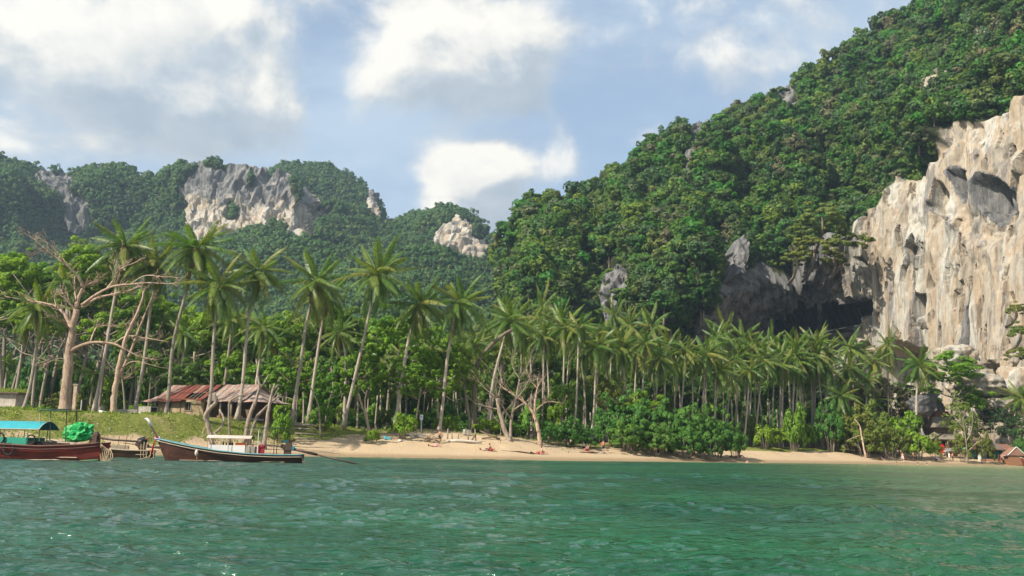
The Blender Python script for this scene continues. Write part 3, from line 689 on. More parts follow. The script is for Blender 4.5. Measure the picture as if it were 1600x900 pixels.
HT = trunk_mesh('trunk', M['grey_bark'], 1.3, .06, 3, 4, .5, -.4)
FCM = [crown_mesh('crown', M['leaf_far'], 1.0, rz, 9, 300, .19, 60 + i, cr=.4, low=-0.6, flat=.9) for i, rz in enumerate([0.9, 1.1, 0.7, 1.2])]
pos, nrm, rs = scatter(RP, RN, RV, 15000, 5, 4.0, .8)
dist = np.linalg.norm(pos, axis=1); sz = 1.2 + 3.3 * rs.rand(len(pos)) ** 2.6
order = np.argsort(dist / sz); far_side = order
pj, pk = proj_np(pos); vis = (pj > -20) & (pj < 1620) & (pk > -20) & (pk < 640)
near = [i for i in order if vis[i]][:300]; rest = np.setdiff1d(np.arange(len(pos)), near)
tgrp = 'jungle trees covering the limestone mountain'
srcs = []
for n_, i in enumerate(near):
    k = n_ % len(HC); s = float(sz[i]); p = pos[i] + nrm[i] * s * 0.25
    T = thing('jungle_tree', 'green jungle tree rooted on the steep limestone mountain among its neighbours', 'tree', (p[0], p[1], p[2] + 0.0), rs.rand() * 6.28, tgrp, (s, s, s * rs.uniform(.75, 1.05)))
    c = link('crown', HC[k], T); c.location = (0, 0, .75); tr = link('trunk', HT, T); tr.location = (0, 0, -.3)
    if n_ < len(HC): srcs.append(c)
p = pos[rest] + nrm[rest] * (sz[rest] * .25)[:, None] + np.array([0, 0, 1.0]) * (sz[rest] * .7)[:, None]; s = sz[rest]
gn_forest('mountain_jungle', p, np.stack([s, s, s * rs.uniform(.7, 1.2, len(s))], -1), rs.rand(len(s)) * 6.28, srcs, 1, 'dense green jungle covering the big limestone mountain', 'forest')
# far forest
fp = []; fs = []
for (P_, N_, V_, n_, sd, mn) in ((FP, FN, FV, 34000, 8, 3.0), (DP, DN, DV, 9000, 9, 60), (EP, EN, EV, 4500, 10, 40)):
    a, b, r_ = scatter(P_, N_, V_, n_, sd, mn, .9); q = 2.0 + 2.4 * r_.rand(n_) ** 1.5; fp.append(a + b * (q * .2)[:, None] + np.array([0, 0, 1]) * (q * .45)[:, None]); fs.append(q)
fp = np.concatenate(fp); fs = np.concatenate(fs); rs = np.random.RandomState(12)
dist = np.linalg.norm(fp, axis=1); order = np.argsort(dist / fs); px_, py_ = proj_np(fp)
srcf = []
vis = [i for i in order if 0 < px_[i] < 800 and 380 < py_[i] < 470][:8]
for n_, i in enumerate(vis):
    T = thing('hillside_tree', 'rounded green tree low on the forested slope below the grey cliffs', 'tree', tuple(fp[i] - np.array([0, 0, fs[i] * .45])), 0, 'trees low on the far slope', float(fs[i]))
    c = link('crown', FCM[n_ % 4], T); c.location = (0, 0, .5); tr = link('trunk', HT, T); tr.location = (0, 0, -.3)
    if n_ < 4: srcf.append(c)
rest = np.setdiff1d(np.arange(len(fp)), vis)
gn_forest('distant_forest', fp[rest], np.stack([fs[rest]] * 2 + [fs[rest] * rs.uniform(.7, 1.2, len(rest))], -1), rs.rand(len(rest)) * 6.28, srcf, 2, 'blue green forest over the far ridge and the hills below the grey cliffs', 'forest')

# tree clump on the cliff beside the cave
CL = [crown_mesh('crown', M['leaf_olive'], 1.0, .75, 40, 3000, .055, 90 + i, cr=.2, low=-.45, flat=.6) for i in range(3)]
for px, py, Y, r_, lab in [(1285, 345, 298, 7.5, 'broad flat topped olive tree, highest of the clump on the cliff beside the cave'),
                           (1322, 378, 296, 6.5, 'yellow green tree leaning out at the bright cliff edge above the cave'),
                           (1272, 390, 296, 6.0, 'mid green tree in the middle of the clump on the dark cliff'),
                           (1245, 405, 300, 4.8, 'small round tree at the dark side of the cliff clump'),
                           (1305, 405, 297, 4.5, 'brownish drooping tree lowest in the cliff clump above the cave'),
                           (1262, 365, 302, 5.5, 'green tree tucked behind the flat topped one on the cliff'), (1588, 485, 238, 2.6, 'green shrubby tree hanging highest on the cliff at the photo edge'), (1594, 520, 236, 3.2, 'yellow green creeper covered tree clinging to the cliff at the photo edge'), (1590, 555, 235, 2.8, 'lowest yellowish bush clinging to the cliff at the photo edge')]:
    p = at(px, py, Y); T = thing('cliff_tree', lab, 'tree', p, px, None)
    c = link('crown', CL[px % 3], T); c.scale = (r_, r_, r_)
    mb = MB(); mb.tube([(0, 0, .2 * r_), (0, 0, -.5 * r_), (.3, min(9, r_), -1.0 * r_), (.5, min(22, 2.4 * r_), -1.25 * r_)], [.25, .35, .45, .5], 6); b = mb.build('trunk', M['grey_bark'], T, True); b.rotation_euler.z = -px

# ------------------------------------------------------------------ broadleaf trees behind the beach
BC = {}
for kind, mt in (('bright', 'leaf_bright'), ('mid', 'leaf_mid'), ('olive', 'leaf_olive'), ('dry', 'leaf_dry'), ('dark', 'leaf_dark')):
    BC[kind] = [crown_mesh('crown', M[mt], 1.0, 1.0, 42 + 8 * i, 4600 if kind in ('bright', 'mid') else 2600, .052, 120 + i * 7 + len(kind), cr=.19, low=-.6, flat=.75) for i in range(3)]
BC['almond'] = [crown_mesh('crown', M['leaf_bright'], 1.0, 1.0, 90, 4200, .042, 160 + i, cr=.12, low=-.7, flat=.6) for i in range(2)]
BT = [trunk_mesh('trunk', M['grey_bark'], 1.0, .014, 5 + i, 5, .3) for i in range(3)]
rt = random.Random(11)
def tree(px, top, Y, wpx, kind, label, group=None, bottom=None, name='broadleaf_tree', hz=None):
    """crown spans wpx photograph pixels, its top at pixel row top"""
    m_ = Y / FOC; b = gp(px, Y); ztop = at(px, top, Y).z; r_ = wpx * m_ / 2; h = ztop - b.z
    zb = b.z + h * 0.22 if bottom is None else at(px, bottom, Y).z
    if bottom is None: zb = max(zb, ztop - 1.9 * r_)
    T = thing(name, label, 'tree', b, rt.uniform(0, 6.28), group); rz_ = (ztop - zb) / 2
    c = link('crown', rt.choice(BC[kind]), T); c.location = (0, 0, zb + rz_ - b.z); c.scale = (r_ / .98, r_ / .98, rz_ / .95)
    k = link('trunk', rt.choice(BT), T); k.scale = (max(h, r_), max(h, r_), h * .85)
    return T
LM = [(196, 'the tallest left palm'), (243, 'the palm after the forked dead trunk'), (290, 'the long curved palm trunk'), (342, 'the drooping palm over the twisted stump'), (403, 'the slim palm at the roof end'), (62, 'the short palm by the shed'),
      (494, 'the ragged palm with orange nuts'), (590, 'the biggest palm crown'), (656, 'the pale yellowish palm'), (719, 'the palm with hanging brown fronds'), (105, 'the huge dead tree'), (10, 'the concrete shed'), (798, 'the feathery palm'), (765, 'the thick leaning trunk'),
      (820, 'the bare grey thicket'), (850, 'the curved orange trunk'), (883, 'the round beach bush'), (932, 'the standing orange topped bather'), (968, 'the tall end of the wide thicket'), (1008, 'the widest grove crown'), (1045, 'the green towel'), (1072, 'the palm with one orange frond'),
      (1104, 'the low part of the wide thicket'), (1150, 'the last shrub of the thicket'), (1175, 'the tallest palm under the grey rock'), (1210, 'the three palms before the cave'), (1240, 'the rightmost of those three palms'), (1275, 'the palm before the cave mouth'), (1314, 'the short palm with yellow fronds'), (1355, 'the crooked pale stem'),
      (1388, 'the brown twiggy tree'), (1437, 'the single palm by the spreading tree'), (545, 'the foot of the biggest palm'), (449, 'the log steps'), (664, 'the signpost'), (-60, 'the left photo edge'), (155, 'the fence pipes'), (625, 'the central almond tree'), (520, 'the low spreading almond tree')]
def where(px, used):
    for x, d in sorted(LM, key=lambda q: abs(q[0] - px))[:4]:
        for rel in (['behind', 'just left of', 'just right of'] if abs(px - x) < 8 else (['just left of', 'a little left of', 'behind'] if px < x else ['just right of', 'a little right of', 'behind'])):
            if (rel, d) not in used: used.add((rel, d)); return rel + ' ' + d
    return None
def place_label(base, alt, px, used, group):
    w = where(px, used); return (base + ' ' + w if w else alt), group
USED = {}
toneA = 'bright green leafy tree'; toneB = 'mid green leafy tree'
topprof = ([-100, 0, 50, 120, 170, 250, 330, 400, 450, 520, 600, 650, 700, 760, 850, 950, 1100, 1300, 1420], [385, 392, 410, 380, 420, 455, 490, 480, 490, 485, 490, 505, 510, 520, 545, 560, 580, 575, 600])
for row, (Y0, dy, stp, w_) in enumerate([(168, 0, 36, 84), (190, 18, 44, 84), (152, 60, 46, 66), (212, 30, 40, 90)]):
    px = -90 + row * 13
    while px < 1400:
        if not (row == 2 and (210 < px < 470 or px > 800)):
            yy = Y0 + rt.uniform(-6, 6) + max(0, px - 500) * 0.055
            k = 'bright' if (px < 480 and rt.random() < .75) else rt.choice(['mid', 'mid', 'bright', 'olive'])
            if px > 1050: k = rt.choice(['mid', 'dark', 'mid'])
            tree(px, float(np.interp(px, *topprof)) + dy + rt.uniform(-8, 14), yy, w_ * rt.uniform(.8, 1.2) * (1 - max(0, px - 600) * .0003), k,
                 (lambda w: ({3: 'back row woodland tree ', 0: 'front row woodland tree ', 1: 'deep woodland tree ', 2: 'wood edge tree '}[row] + w) if w else None)(where(px, USED.setdefault(row, set()))) or {3: 'leafy forest tree at the far back of the woodland', 0: 'leafy forest tree in the front row of woodland behind the coconut palms', 1: 'leafy forest tree deep in the woodland behind the coconut palms', 2: 'lower leafy tree filling the wood edge behind the beach'}[row],
                 {3: 'woodland trees at the far back', 0: 'front row of woodland trees', 1: 'deep woodland trees', 2: 'lower wood edge trees'}[row])
        px += stp * rt.uniform(.8, 1.2)
for a in [(12, 398, 150, 80, 'bright', 'bright green tree with its crown cut by the photo edge, left of the dead tree'),
          (118, 378, 152, 86, 'bright', 'tall vivid green tree whose top shows through the bare dead branches'),
          (60, 470, 146, 70, 'bright', 'vivid green tree low behind the short palm near the concrete shed'),
          (205, 520, 142, 60, 'mid', 'dark green tree between the two bare trunks by the grassy bank'),
          (240, 545, 140, 55, 'bright', 'bright tree just left of the rusty roofed house'),
          (430, 560, 150, 70, 'bright', 'bright green tree standing over the pale end of the rusty roof'),
          (300, 560, 150, 70, 'mid', 'leafy tree rising right behind the rusty corrugated roof'),
          (365, 550, 152, 70, 'bright', 'vivid tree behind the middle of the rusty roof')]:
    tree(*a[:5], a[5])
for a in [(628, 478, 142, 128, 'almond', 'large layered sea almond tree at the centre of the beach edge', 618),
          (565, 530, 140, 76, 'almond', 'layered almond tree under the tallest leaning palm', 640),
          (690, 520, 146, 92, 'almond', 'layered almond tree right of the large central one', 630),
          (470, 548, 142, 84, 'almond', 'open bright almond tree right of the ruined house', 640),
          (515, 575, 138, 56, 'almond', 'low spreading almond tree with pale stems by the log steps', 650),
          (740, 532, 142, 54, 'almond', 'narrow green almond tree against the thick leaning trunk', 620),
          (655, 560, 136, 80, 'almond', 'low almond branches hanging over the white signpost', 630)]:
    tree(*a[:6], None, a[6], 'almond_tree')
for a in [(885, 590, 158, 56, 'bright', 'small bright tree behind the round beach bush', 675), (815, 575, 160, 60, 'mid', 'mid green tree behind the bare grey thicket', 660),
          (955, 592, 160, 56, 'olive', 'yellow green sapling rising above the wide beach shrubs', 650), (770, 560, 158, 50, 'mid', 'green tree at the foot of the thick leaning trunk', 650),
          (1010, 615, 158, 60, 'bright', 'bright topped tree between palm trunks above the wide shrubs', 660),
          (1478, 556, 205, 112, 'bright', 'spreading vivid green tree in front of the pale cliff foot', 606), (1440, 600, 208, 66, 'bright', 'green tree with visible limbs below the spreading crown by the cliff', 640),
          (1515, 600, 206, 60, 'bright', 'green tree against the pale boulder under the cliff', 650),
          (1388, 592, 208, 92, 'dry', 'bare brown twiggy tree behind the green beach thicket', 668), (1345, 600, 205, 60, 'dry', 'dry brown tree half hidden by drooping palm fronds', 660),
          (1505, 632, 196, 54, 'olive', 'thin yellowing tree with pale crooked stems beside the beach huts', 700), (1560, 636, 205, 66, 'dark', 'dark glossy tree between the beach huts and the tilted palm', 692),
          (1592, 655, 200, 50, 'dark', 'dark shrubby tree at the photo edge behind the brown kiosk', 700)]:
    tree(*a[:6], None, a[6])

# shrubs
SH = [crown_mesh('foliage', M['leaf_shrub'], 1.0, 1.0, 90 + 8 * i, 8500, .044, 200 + i, cr=.15, low=-.25, flat=.8, jit=.5) for i in range(3)]
SB = [crown_mesh('foliage', M['leaf_bright'], 1.0, 1.0, 22, 1500, .09, 210 + i, cr=.26, low=-.25, flat=.9) for i in range(3)]
SO = [crown_mesh('foliage', M['leaf_olive'], 1.0, 1.0, 70, 5200, .05, 220 + i, cr=.16, low=-.25, flat=.8) for i in range(2)]
stem_mb = MB()
for i in range(9):
    a = i * .7; stem_mb.tube([(math.cos(a) * .08, math.sin(a) * .08, -.3), (math.cos(a) * .3, math.sin(a) * .3, .35), (math.cos(a) * .62, math.sin(a) * .62, .8)], [.022, .016, .008], 5)
STEM = stem_mb.mesh('stems', M['grey_bark'], True)
def shrub(px, top, bot, Y, wpx, lib, label, group=None, name='shrub', dx=1.0):
    m_ = Y / FOC; zb = at(px, bot, Y).z; zt = at(px, top, Y).z; x = Y * (px - 800) / FOC; r_ = wpx * m_ / 2; h = zt - zb
    g_ = float(gz(x, Y)); base = min(zb, g_) if abs(zb - g_) < 1.5 else g_
    T = thing(name, label, 'bush', (x, Y, g_ - .1), rt.uniform(0, 6.28), group); hh = zt - g_ + .1
    c = link('foliage', rt.choice(lib), T); c.location = (0, 0, hh * .38); c.scale = (r_, r_ * dx, hh * .62)
    s_ = link('stems', STEM, T); s_.scale = (r_, r_, hh * .8); return T
for a in [(868, 662, 692, 141, 54, 'rounded green beach bush, nearest the bare leaning trunk'), (895, 655, 695, 142, 60, 'domed green bush between the small gap and the leaning bare trunk'), (922, 668, 696, 143, 44, 'low end of the round beach bush by the standing bather'),
          (962, 622, 700, 148, 66, 'tall end of the wide shrub thicket above the standing bather'), (1000, 618, 702, 148, 76, 'tallest dense shrub in the wide beach thicket'), (985, 655, 704, 143, 70, 'dense shrub bulging to the sand in front of the tallest one'),
          (1045, 632, 704, 149, 76, 'dense shrub in the middle of the wide beach thicket'), (1030, 662, 706, 144, 66, 'low shrub reaching the sand above the green towel'), (1088, 634, 704, 151, 74, 'dense shrub right of the thicket centre'),
          (1075, 664, 703, 146, 60, 'low front shrub over the shaded resting place'), (1122, 646, 704, 153, 62, 'shrub sloping down at the right part of the thicket'), (1108, 668, 702, 148, 50, 'low leafy shrub over the long sand shadow'),
          (1148, 662, 700, 155, 40, 'last narrow shrub of the thicket with hanging roots')]:
    shrub(a[0], a[1], a[2], a[3], a[4], SH, a[5])
for a in [(1330, 640, 706, 186, 66, 'yellow green thicket shrub left of the bent pale stem'), (1365, 630, 707, 190, 74, 'tallest yellow green shrub of the right hand thicket'), (1402, 642, 708, 190, 70, 'yellow green shrub over the shaded bathers'),
          (1350, 665, 706, 182, 60, 'low front shrub by the yellow towel'), (1390, 664, 708, 184, 60, 'low front shrub with white stems under it'), (1432, 668, 709, 186, 50, 'end shrub of the thicket next to the thatched hut')]:
    shrub(a[0], a[1], a[2], a[3], a[4], SO if a[0] < 1395 else SB, a[5])
for a in [(449, 646, 683, 121, 32, 'round glossy green bush at the top of the log steps'), (590, 668, 686, 127, 22, 'small bright bush at the foot of a bent stem'), (510, 634, 672, 131, 40, 'feathery green bush on the grassy bank right of the log steps'),
          (636, 640, 682, 131, 46, 'dense green bush left of the white signpost'), (705, 648, 672, 140, 44, 'low green bush behind the sand bank'), (765, 650, 678, 142, 44, 'low green bush left of the bare thicket'),
          (72, 634, 664, 118, 36, 'yellow green leafy bush left of the huge dead trunk'), (48, 642, 668, 117, 26, 'small green bush beside the concrete shed'), (92, 655, 672, 112, 16, 'tiny vivid plant seen under the small dark boat roof'),
          (255, 640, 656, 126, 20, 'small bush at the corner of the ruined house')]:
    shrub(a[0], a[1], a[2], a[3], a[4], SB, a[5])
px = -60
while px < 1400:
    for q in range(2):
        Y = 166 + 14 * q + rt.uniform(0, 8) + max(0, px - 500) * .055
        shrub(px + 12 * q, hor(px) - rt.uniform(85, 135) + max(0, (px - 700) * .03), hor(px), Y, rt.uniform(40, 64), rt.choice([SB, SB, SH]), (lambda w: ['tall shaded bush ', 'tallest shaded bush '][q] + w if w else 'tall undergrowth bush deep in the wood')(where(px, USED.setdefault('t%d' % q, set()))), 'tall bushes deep in the wood')
    px += rt.uniform(26, 38)
px = 700
while px < 1400:
    if 850 < px < 1170: px = 1172.0
    sy0 = float(shore_y((px - 800) / FOC * 150)); Y = max(150, sy0 + 20) + rt.uniform(0, 10)
    shrub(px, hor(px) - rt.uniform(34, 84), hor(px), Y, rt.uniform(26, 46), rt.choice([SB, SB, SO, SH]), (lambda w: 'sunlit bush between the grove trunks ' + w if w else 'sunlit bush between the trunks of the grove')(where(px, USED.setdefault('v', set()))), 'sunlit bushes between the grove trunks')
    px += rt.uniform(14, 24)
px = -60
while px < 1330:
    if not 235 < px < 440:
        Y = 142 + rt.uniform(0, 14) + max(0, px - 500) * .055
        shrub(px, hor(px) - rt.uniform(45, 70) + max(0, (px - 700) * .02), hor(px), Y, rt.uniform(28, 50), rt.choice([SB, SB, SH, SO]), (lambda w: 'undergrowth bush in the shade ' + w if w else 'undergrowth bush in the shade between the palm trunks')(where(px, USED.setdefault('u', set()))), 'undergrowth bushes between the palms')
    px += rt.uniform(20, 32)

# grass on the bank
rs = np.random.RandomState(4); n = 60000
gpx = rs.uniform(-60, 900, n); gY = rs.uniform(98, 150, n); gx = gY * (gpx - 800) / FOC; s = gY - shore_y(gx)
keep = (s > np.interp(gpx, *WS) + .5 + rs.normal(0, 1.8, n)) & (rs.rand(n) < np.interp(gpx, [-60, 420, 560, 640, 900], [1, .9, .8, .35, .3])) & (s < np.interp(gpx, *WS) + 26)
keep &= fbm(np.stack([gx * .35, gY * .35, gx * 0], -1), 2) > -.12
gx = gx[keep]; gY = gY[keep]; n = len(gx); gzv = gz(gx, gY); hh = rs.uniform(.10, .38, n); aa_ = rs.rand(n) * 6.28; w_ = .05 + .05 * rs.rand(n)
dx = np.cos(aa_) * w_; dy = np.sin(aa_) * w_
V = np.stack([np.stack([gx - dx, gY - dy, gzv - .02], -1), np.stack([gx + dx, gY + dy, gzv - .02], -1), np.stack([gx + rs.normal(0, .1, n), gY + rs.normal(0, .1, n), gzv + hh], -1)], 1)
link('grass', mesh_np('grass', V, np.arange(3 * n).reshape(n, 3), M['grass'], False, {'lv': np.repeat(rs.rand(n), 3)}), kind='stuff', label='sunlit grass covering the low bank above the sand', category='grass')

# ------------------------------------------------------------------ coconut palms
def frond_mesh(seed, L=4.6, droop=0.4, mat='frond', thin=1.0):
    rs = np.random.RandomState(seed); V = []; F3 = []; lv = []
    def rp(u): return np.array([L * (u - .16 * droop * u ** 2.5), L * .05 * math.sin(u * 3 + seed), -L * droop * u ** 2.0])
    n = 36
    def tri(a, b, c, q):
        k = len(V); V.extend([a, b, c]); F3.append((k, k + 1, k + 2)); lv.extend([q] * 3)
    for i in range(8):
        a = rp(i / 8); b = rp((i + 1) / 8); w = .07 * (1 - i / 9)
        for o1, o2 in ((np.array([0, w, 0]), np.array([0, -w, 0])), (np.array([0, 0, w]), np.array([0, 0, -w]))):
            tri(a + o1, a + o2, b + o2 * .9, .93); tri(a + o1, b + o2 * .9, b + o1 * .9, .93)
    for i in range(n):
        u = .12 + .87 * i / (n - 1); p = rp(u); tg = rp(min(u + .02, 1.0)) - rp(u - .02); tg /= np.linalg.norm(tg)
        ll = L * .205 * (math.sin(math.pi * min(1, (u * .86 + .16))) ** .6) * rs.uniform(.85, 1.1)
        for sgn in (-1, 1):
            if rs.rand() < .05: continue
            d = np.array([0, sgn * .75, 0]) + tg * .55 + np.array([0, 0, -.30]); d /= np.linalg.norm(d)
            m_ = p + d * ll * .5; e = m_ + (d * .6 + np.array([0, 0, -.75])) * ll * .5; w = tg * .056 * thin * L / 4.6; q = rs.rand()
            tri(p - w * .6, p + w * .6, m_ + w, q); tri(p - w * .6, m_ + w, m_ - w, q); tri(m_ - w, m_ + w, e, q)
    return mesh_np('frond', V, F3, M[mat], False, {'lv': lv})
FR = {0: [frond_mesh(1, 4.7, .22), frond_mesh(2, 4.9, .32)], 1: [frond_mesh(3, 5.1, .45), frond_mesh(4, 5.3, .6)], 2: [frond_mesh(5, 5.0, .7), frond_mesh(6, 4.6, .9)], 3: [frond_mesh(7, 3.6, .5, 'frond_dead')]}
nutm = paint('coconut', (0.35, 0.22, 0.05), .3, 5, .5); NUT = MB().ball((0, 0, 0), (.14, .14, .17), 7, 5).mesh('coconut', nutm, True)
def palm_crown(T, at_, r_, seed, nf=20, dead=2, nuts=4, wind=0.25):
    rr = random.Random(seed); s = r_ / 4.2
    for i in range(nf):
        u = (i + .5) / nf; az_ = i * 2.39996 + rr.uniform(-.25, .25); pit = R(74 - 132 * u ** 0.85 + rr.uniform(-9, 9))
        k = 0 if u < .3 else (1 if u < .7 else 2); o = link('frond', rr.choice(FR[k]), T)
        o.location = at_; o.rotation_euler = (rr.uniform(-.35, .35), -pit, az_); o.scale = (s * rr.uniform(.82, 1.08),) * 3
    for i in range(dead):
        o = link('frond', FR[3][0], T, label='dead brown frond hanging down'); o.location = at_; o.rotation_euler = (rr.uniform(-.4, .4), R(rr.uniform(52, 72)), rr.uniform(0, 6.28)); o.scale = (s * .9,) * 3
    for i in range(nuts):
        o = link('coconut', NUT, T); a = rr.uniform(0, 6.28); o.location = (at_[0] + math.cos(a) * .3, at_[1] + math.sin(a) * .3, at_[2] - .15 - rr.random() * .35); o.scale = (s * 1.1,) * 3
def palm_trunk(pts, r_, n=8):
    mb = MB(); P = smooth_path(pts, 5); k = len(P) - 1
    mb.tube(P, [r_ * (1.75 if i == 0 else 1.3 if i == 1 else 1.0 - .35 * i / k + (.15 if i > k - 2 else 0)) for i in range(k + 1)], n); return mb.mesh('trunk', M['palm_bark'], True)
def palm(bpx, bpy, mids, cpx, cpy, Y, r_, label, seed, tr=.24, nf=20, dead=2, ext=0.0):
    Y = max(Y, float(shore_y((bpx - 800) / FOC * Y)) + 17); b = gp(bpx, Y); b.z -= .15; pts = [Vector((0, 0, 0))]
    for (x, y) in mids: pts.append(at(x, y, Y) - b)
    top = at(cpx, cpy, Y + ext) - b; pts.append(top)
    T = thing('coconut_palm', label, 'palm', b); link('trunk', palm_trunk(pts, tr), T); palm_crown(T, top, r_, seed, nf, dead); return T
for i, a in enumerate([
    (155, 640, [(163, 560), (180, 460)], 196, 385, 124, 4.5, 'tallest coconut palm, its crown just right of the dead tree top'),
    (218, 645, [(224, 570), (234, 490)], 243, 412, 126, 4.3, 'coconut palm with a straight pale trunk right of the forked dead trunk'),
    (268, 648, [(264, 610), (271, 535), (291, 455)], 306, 388, 118, 4.7, 'coconut palm with a long curved pale trunk rising in front of the rusty roof'),
    (330, 660, [(330, 610), (334, 530)], 342, 447, 117, 4.4, 'full drooping coconut palm standing over the twisted stump'),
    (378, 650, [(379, 600), (388, 500)], 403, 424, 122, 3.9, 'slim coconut palm above the pale end of the rusty roof'),
    (45, 650, [(48, 600), (58, 530)], 62, 478, 119, 4.0, 'short coconut palm beside the concrete shed'),
    (353, 600, [(356, 560)], 364, 500, 150, 3.4, 'small coconut palm half hidden behind the drooping palm'),
    (462, 640, [(468, 580), (478, 510)], 494, 440, 128, 4.5, 'ragged coconut palm with orange nuts right of the ruined house'),
    (488, 620, [(495, 560)], 510, 462, 136, 4.0, 'coconut palm pressed close behind the ragged one'),
    (543, 655, [(552, 600), (566, 540), (577, 490)], 590, 430, 124, 5.3, 'biggest coconut palm crown on a long leaning trunk at mid beach'),
    (622, 640, [(630, 580), (641, 520)], 656, 476, 134, 4.3, 'pale yellowish coconut palm above the large almond tree'),
    (692, 668, [(692, 630), (699, 560), (710, 500)], 719, 474, 133, 4.6, 'coconut palm with hanging brown fronds above the signpost'),
    (400, 610, [(406, 560)], 411, 512, 145, 3.5, 'thin crowned coconut palm above the roof end'),
    (284, 600, [(286, 565)], 289, 522, 152, 3.2, 'short dark coconut palm just behind the rusty roof'),
    (105, 560, [(104, 520)], 100, 440, 150, 3.6, 'yellowish coconut palm behind the branches of the dead tree'),
    (30, 600, [(33, 560)], 38, 500, 150, 3.4, 'shadowed coconut palm behind the short one by the shed'),
    (545, 600, [(540, 560)], 530, 520, 150, 3.6, 'coconut palm low behind the biggest one'),
    (440, 600, [(438, 570)], 430, 528, 160, 3.6, 'dark coconut palm in shade behind the ragged palm'),
    (765, 640, [(770, 600), (785, 540)], 798, 500, 150, 4.4, 'feathery coconut palm left of the dense grove'),
    (1430, 655, [(1432, 620)], 1437, 570, 196, 4.5, 'single coconut palm standing before the spreading green tree'),
    (1573, 695, [(1576, 672), (1586, 648)], 1596, 622, 186, 4.6, 'leaning coconut palm at the photo edge beside the beach huts'),
    (1307, 695, [(1307, 665)], 1314, 618, 188, 4.0, 'short coconut palm with yellow hanging fronds at the grove end'),
    ]):
    palm(*a, seed=50 + i, nf=32 if a[6] > 4 else 26)
# dense grove: crown pixel, height and how it differs
GR = [(815, 518, 812, 162), (850, 528, 846, 160), (883, 512, 875, 158), (905, 510, 896, 156), (932, 542, 925, 152), (935, 520, 930, 165), (970, 545, 990, 160), (1008, 536, 998, 158), (1030, 562, 1018, 158),
      (1072, 548, 1058, 160), (1104, 552, 1092, 161), (1125, 578, 1111, 160), (1175, 545, 1170, 175), (1172, 578, 1163, 152), (1192, 562, 1178, 155), (1210, 568, 1205, 176), (1224, 572, 1221, 170), (1248, 566, 1240, 176),
      (1275, 535, 1266, 188), (1295, 578, 1282, 178), (1325, 574, 1326, 190), (1355, 592, 1352, 186), (1366, 566, 1364, 196), (1345, 548, 1340, 205)]
labs = ['with an open crown above the bare thicket', 'low behind the bare thicket', 'left of a close pair above the round bush', 'right of a close pair above the round bush', 'with orange dead fronds above the gap between bushes', 'behind the one with orange dead fronds',
        'with its trunk slanting over the wide shrubs', 'with the widest crown above the wide shrubs', 'short and right of the widest crown', 'with one orange dead frond below the dark cliff', 'right of the one with an orange frond', 'low and yellowish above the thicket centre',
        'tallest under the grey rock face', 'with a full crown at the right end of the shrubs', 'with a dark trunk at the end of the thicket', 'left of the three before the cave', 'middle of the three before the cave', 'right of the three before the cave', 'tallest in front of the cave mouth',
        'with a dark V of trunks before the cave', 'below the lit edge of the cave', 'low before the brown twiggy tree', 'under the shallow second cave', 'farthest against the bright cliff foot']
for i, (cx, cy, bx, Y) in enumerate(GR):
    Y = max(Y, float(shore_y((bx - 800) / FOC * Y)) + 26)
    palm(bx, 0, [((bx * .6 + cx * .4), hor(cx) - 60)], cx, cy, Y, [3.7, 3.1, 4.0, 3.4][i % 4], 'coconut palm in the grove, ' + labs[i], 90 + i, tr=.2, nf=25, dead=i % 3, ext=0)
# fill palms of the grove: alike, shared label
tpl = []
for i in range(4):
    T = thing('coconut_palm', 'slim coconut palm packed deep in the crowded grove below the cliffs', 'palm', (0, 0, 0), 0, 'coconut palms packed deep in the grove'); ln = [(.9, .3), (-.7, .2), (1.6, -.3), (.1, .5)][i]
    link('trunk', palm_trunk([(0, 0, -.3), (ln[0] * .2, 0, 6), (ln[0], ln[1], 13)], .19, 6), T); palm_crown(T, Vector((ln[0], ln[1], 13)), [3.1, 3.5, 2.8, 3.3][i], 300 + i, [26, 20, 28, 18][i], i % 2, 2); tpl.append(T)
bpy.context.view_layer.update()
for T in tpl: kids[T.name] = [o for o in COL.objects if o.parent == T]
fill = []
for px in np.arange(735, 1385, 13.5): fill.append((px + rt.uniform(-6, 6), rt.uniform(172, 212), rt.uniform(-28, 66)))
for px in (470, 330, 250, 560, 600, 640, 680, 745, 220, 385, 150, 120, 15): fill.append((px, rt.uniform(150, 175), 30))
for px in (1170, 1185, 1215, 1235, 1255, 1268, 1290, 1150, 1135, 1085, 1060, 1035, 980, 955, 865, 835): fill.append((px + rt.uniform(-5, 5), rt.uniform(160, 175), 12))
fprof = ([100, 700, 780, 850, 900, 1000, 1080, 1180, 1280, 1380], [540, 515, 490, 505, 508, 520, 545, 540, 545, 560])
for i, (px, Y, dy) in enumerate(fill):
    Y = max(Y, float(shore_y((px - 800) / FOC * Y)) + 28); b = gp(px, Y); h = at(px, float(np.interp(px, *fprof)) + dy + rt.uniform(-6, 14), Y).z - b.z
    o = tpl[i] if i < 4 else copy_tree(tpl[i % 4]); o.location = b; k = h / 13.0
    w = where(px, USED.setdefault('f', set())); o['label'] = 'slim grove palm packed ' + w if w else 'slim coconut palm packed deep in the crowded grove below the cliffs'
    o.rotation_euler = (0, 0, rt.uniform(0, 6.28)); kk = rt.uniform(.85, 1.15); o.scale = (kk, kk, k)
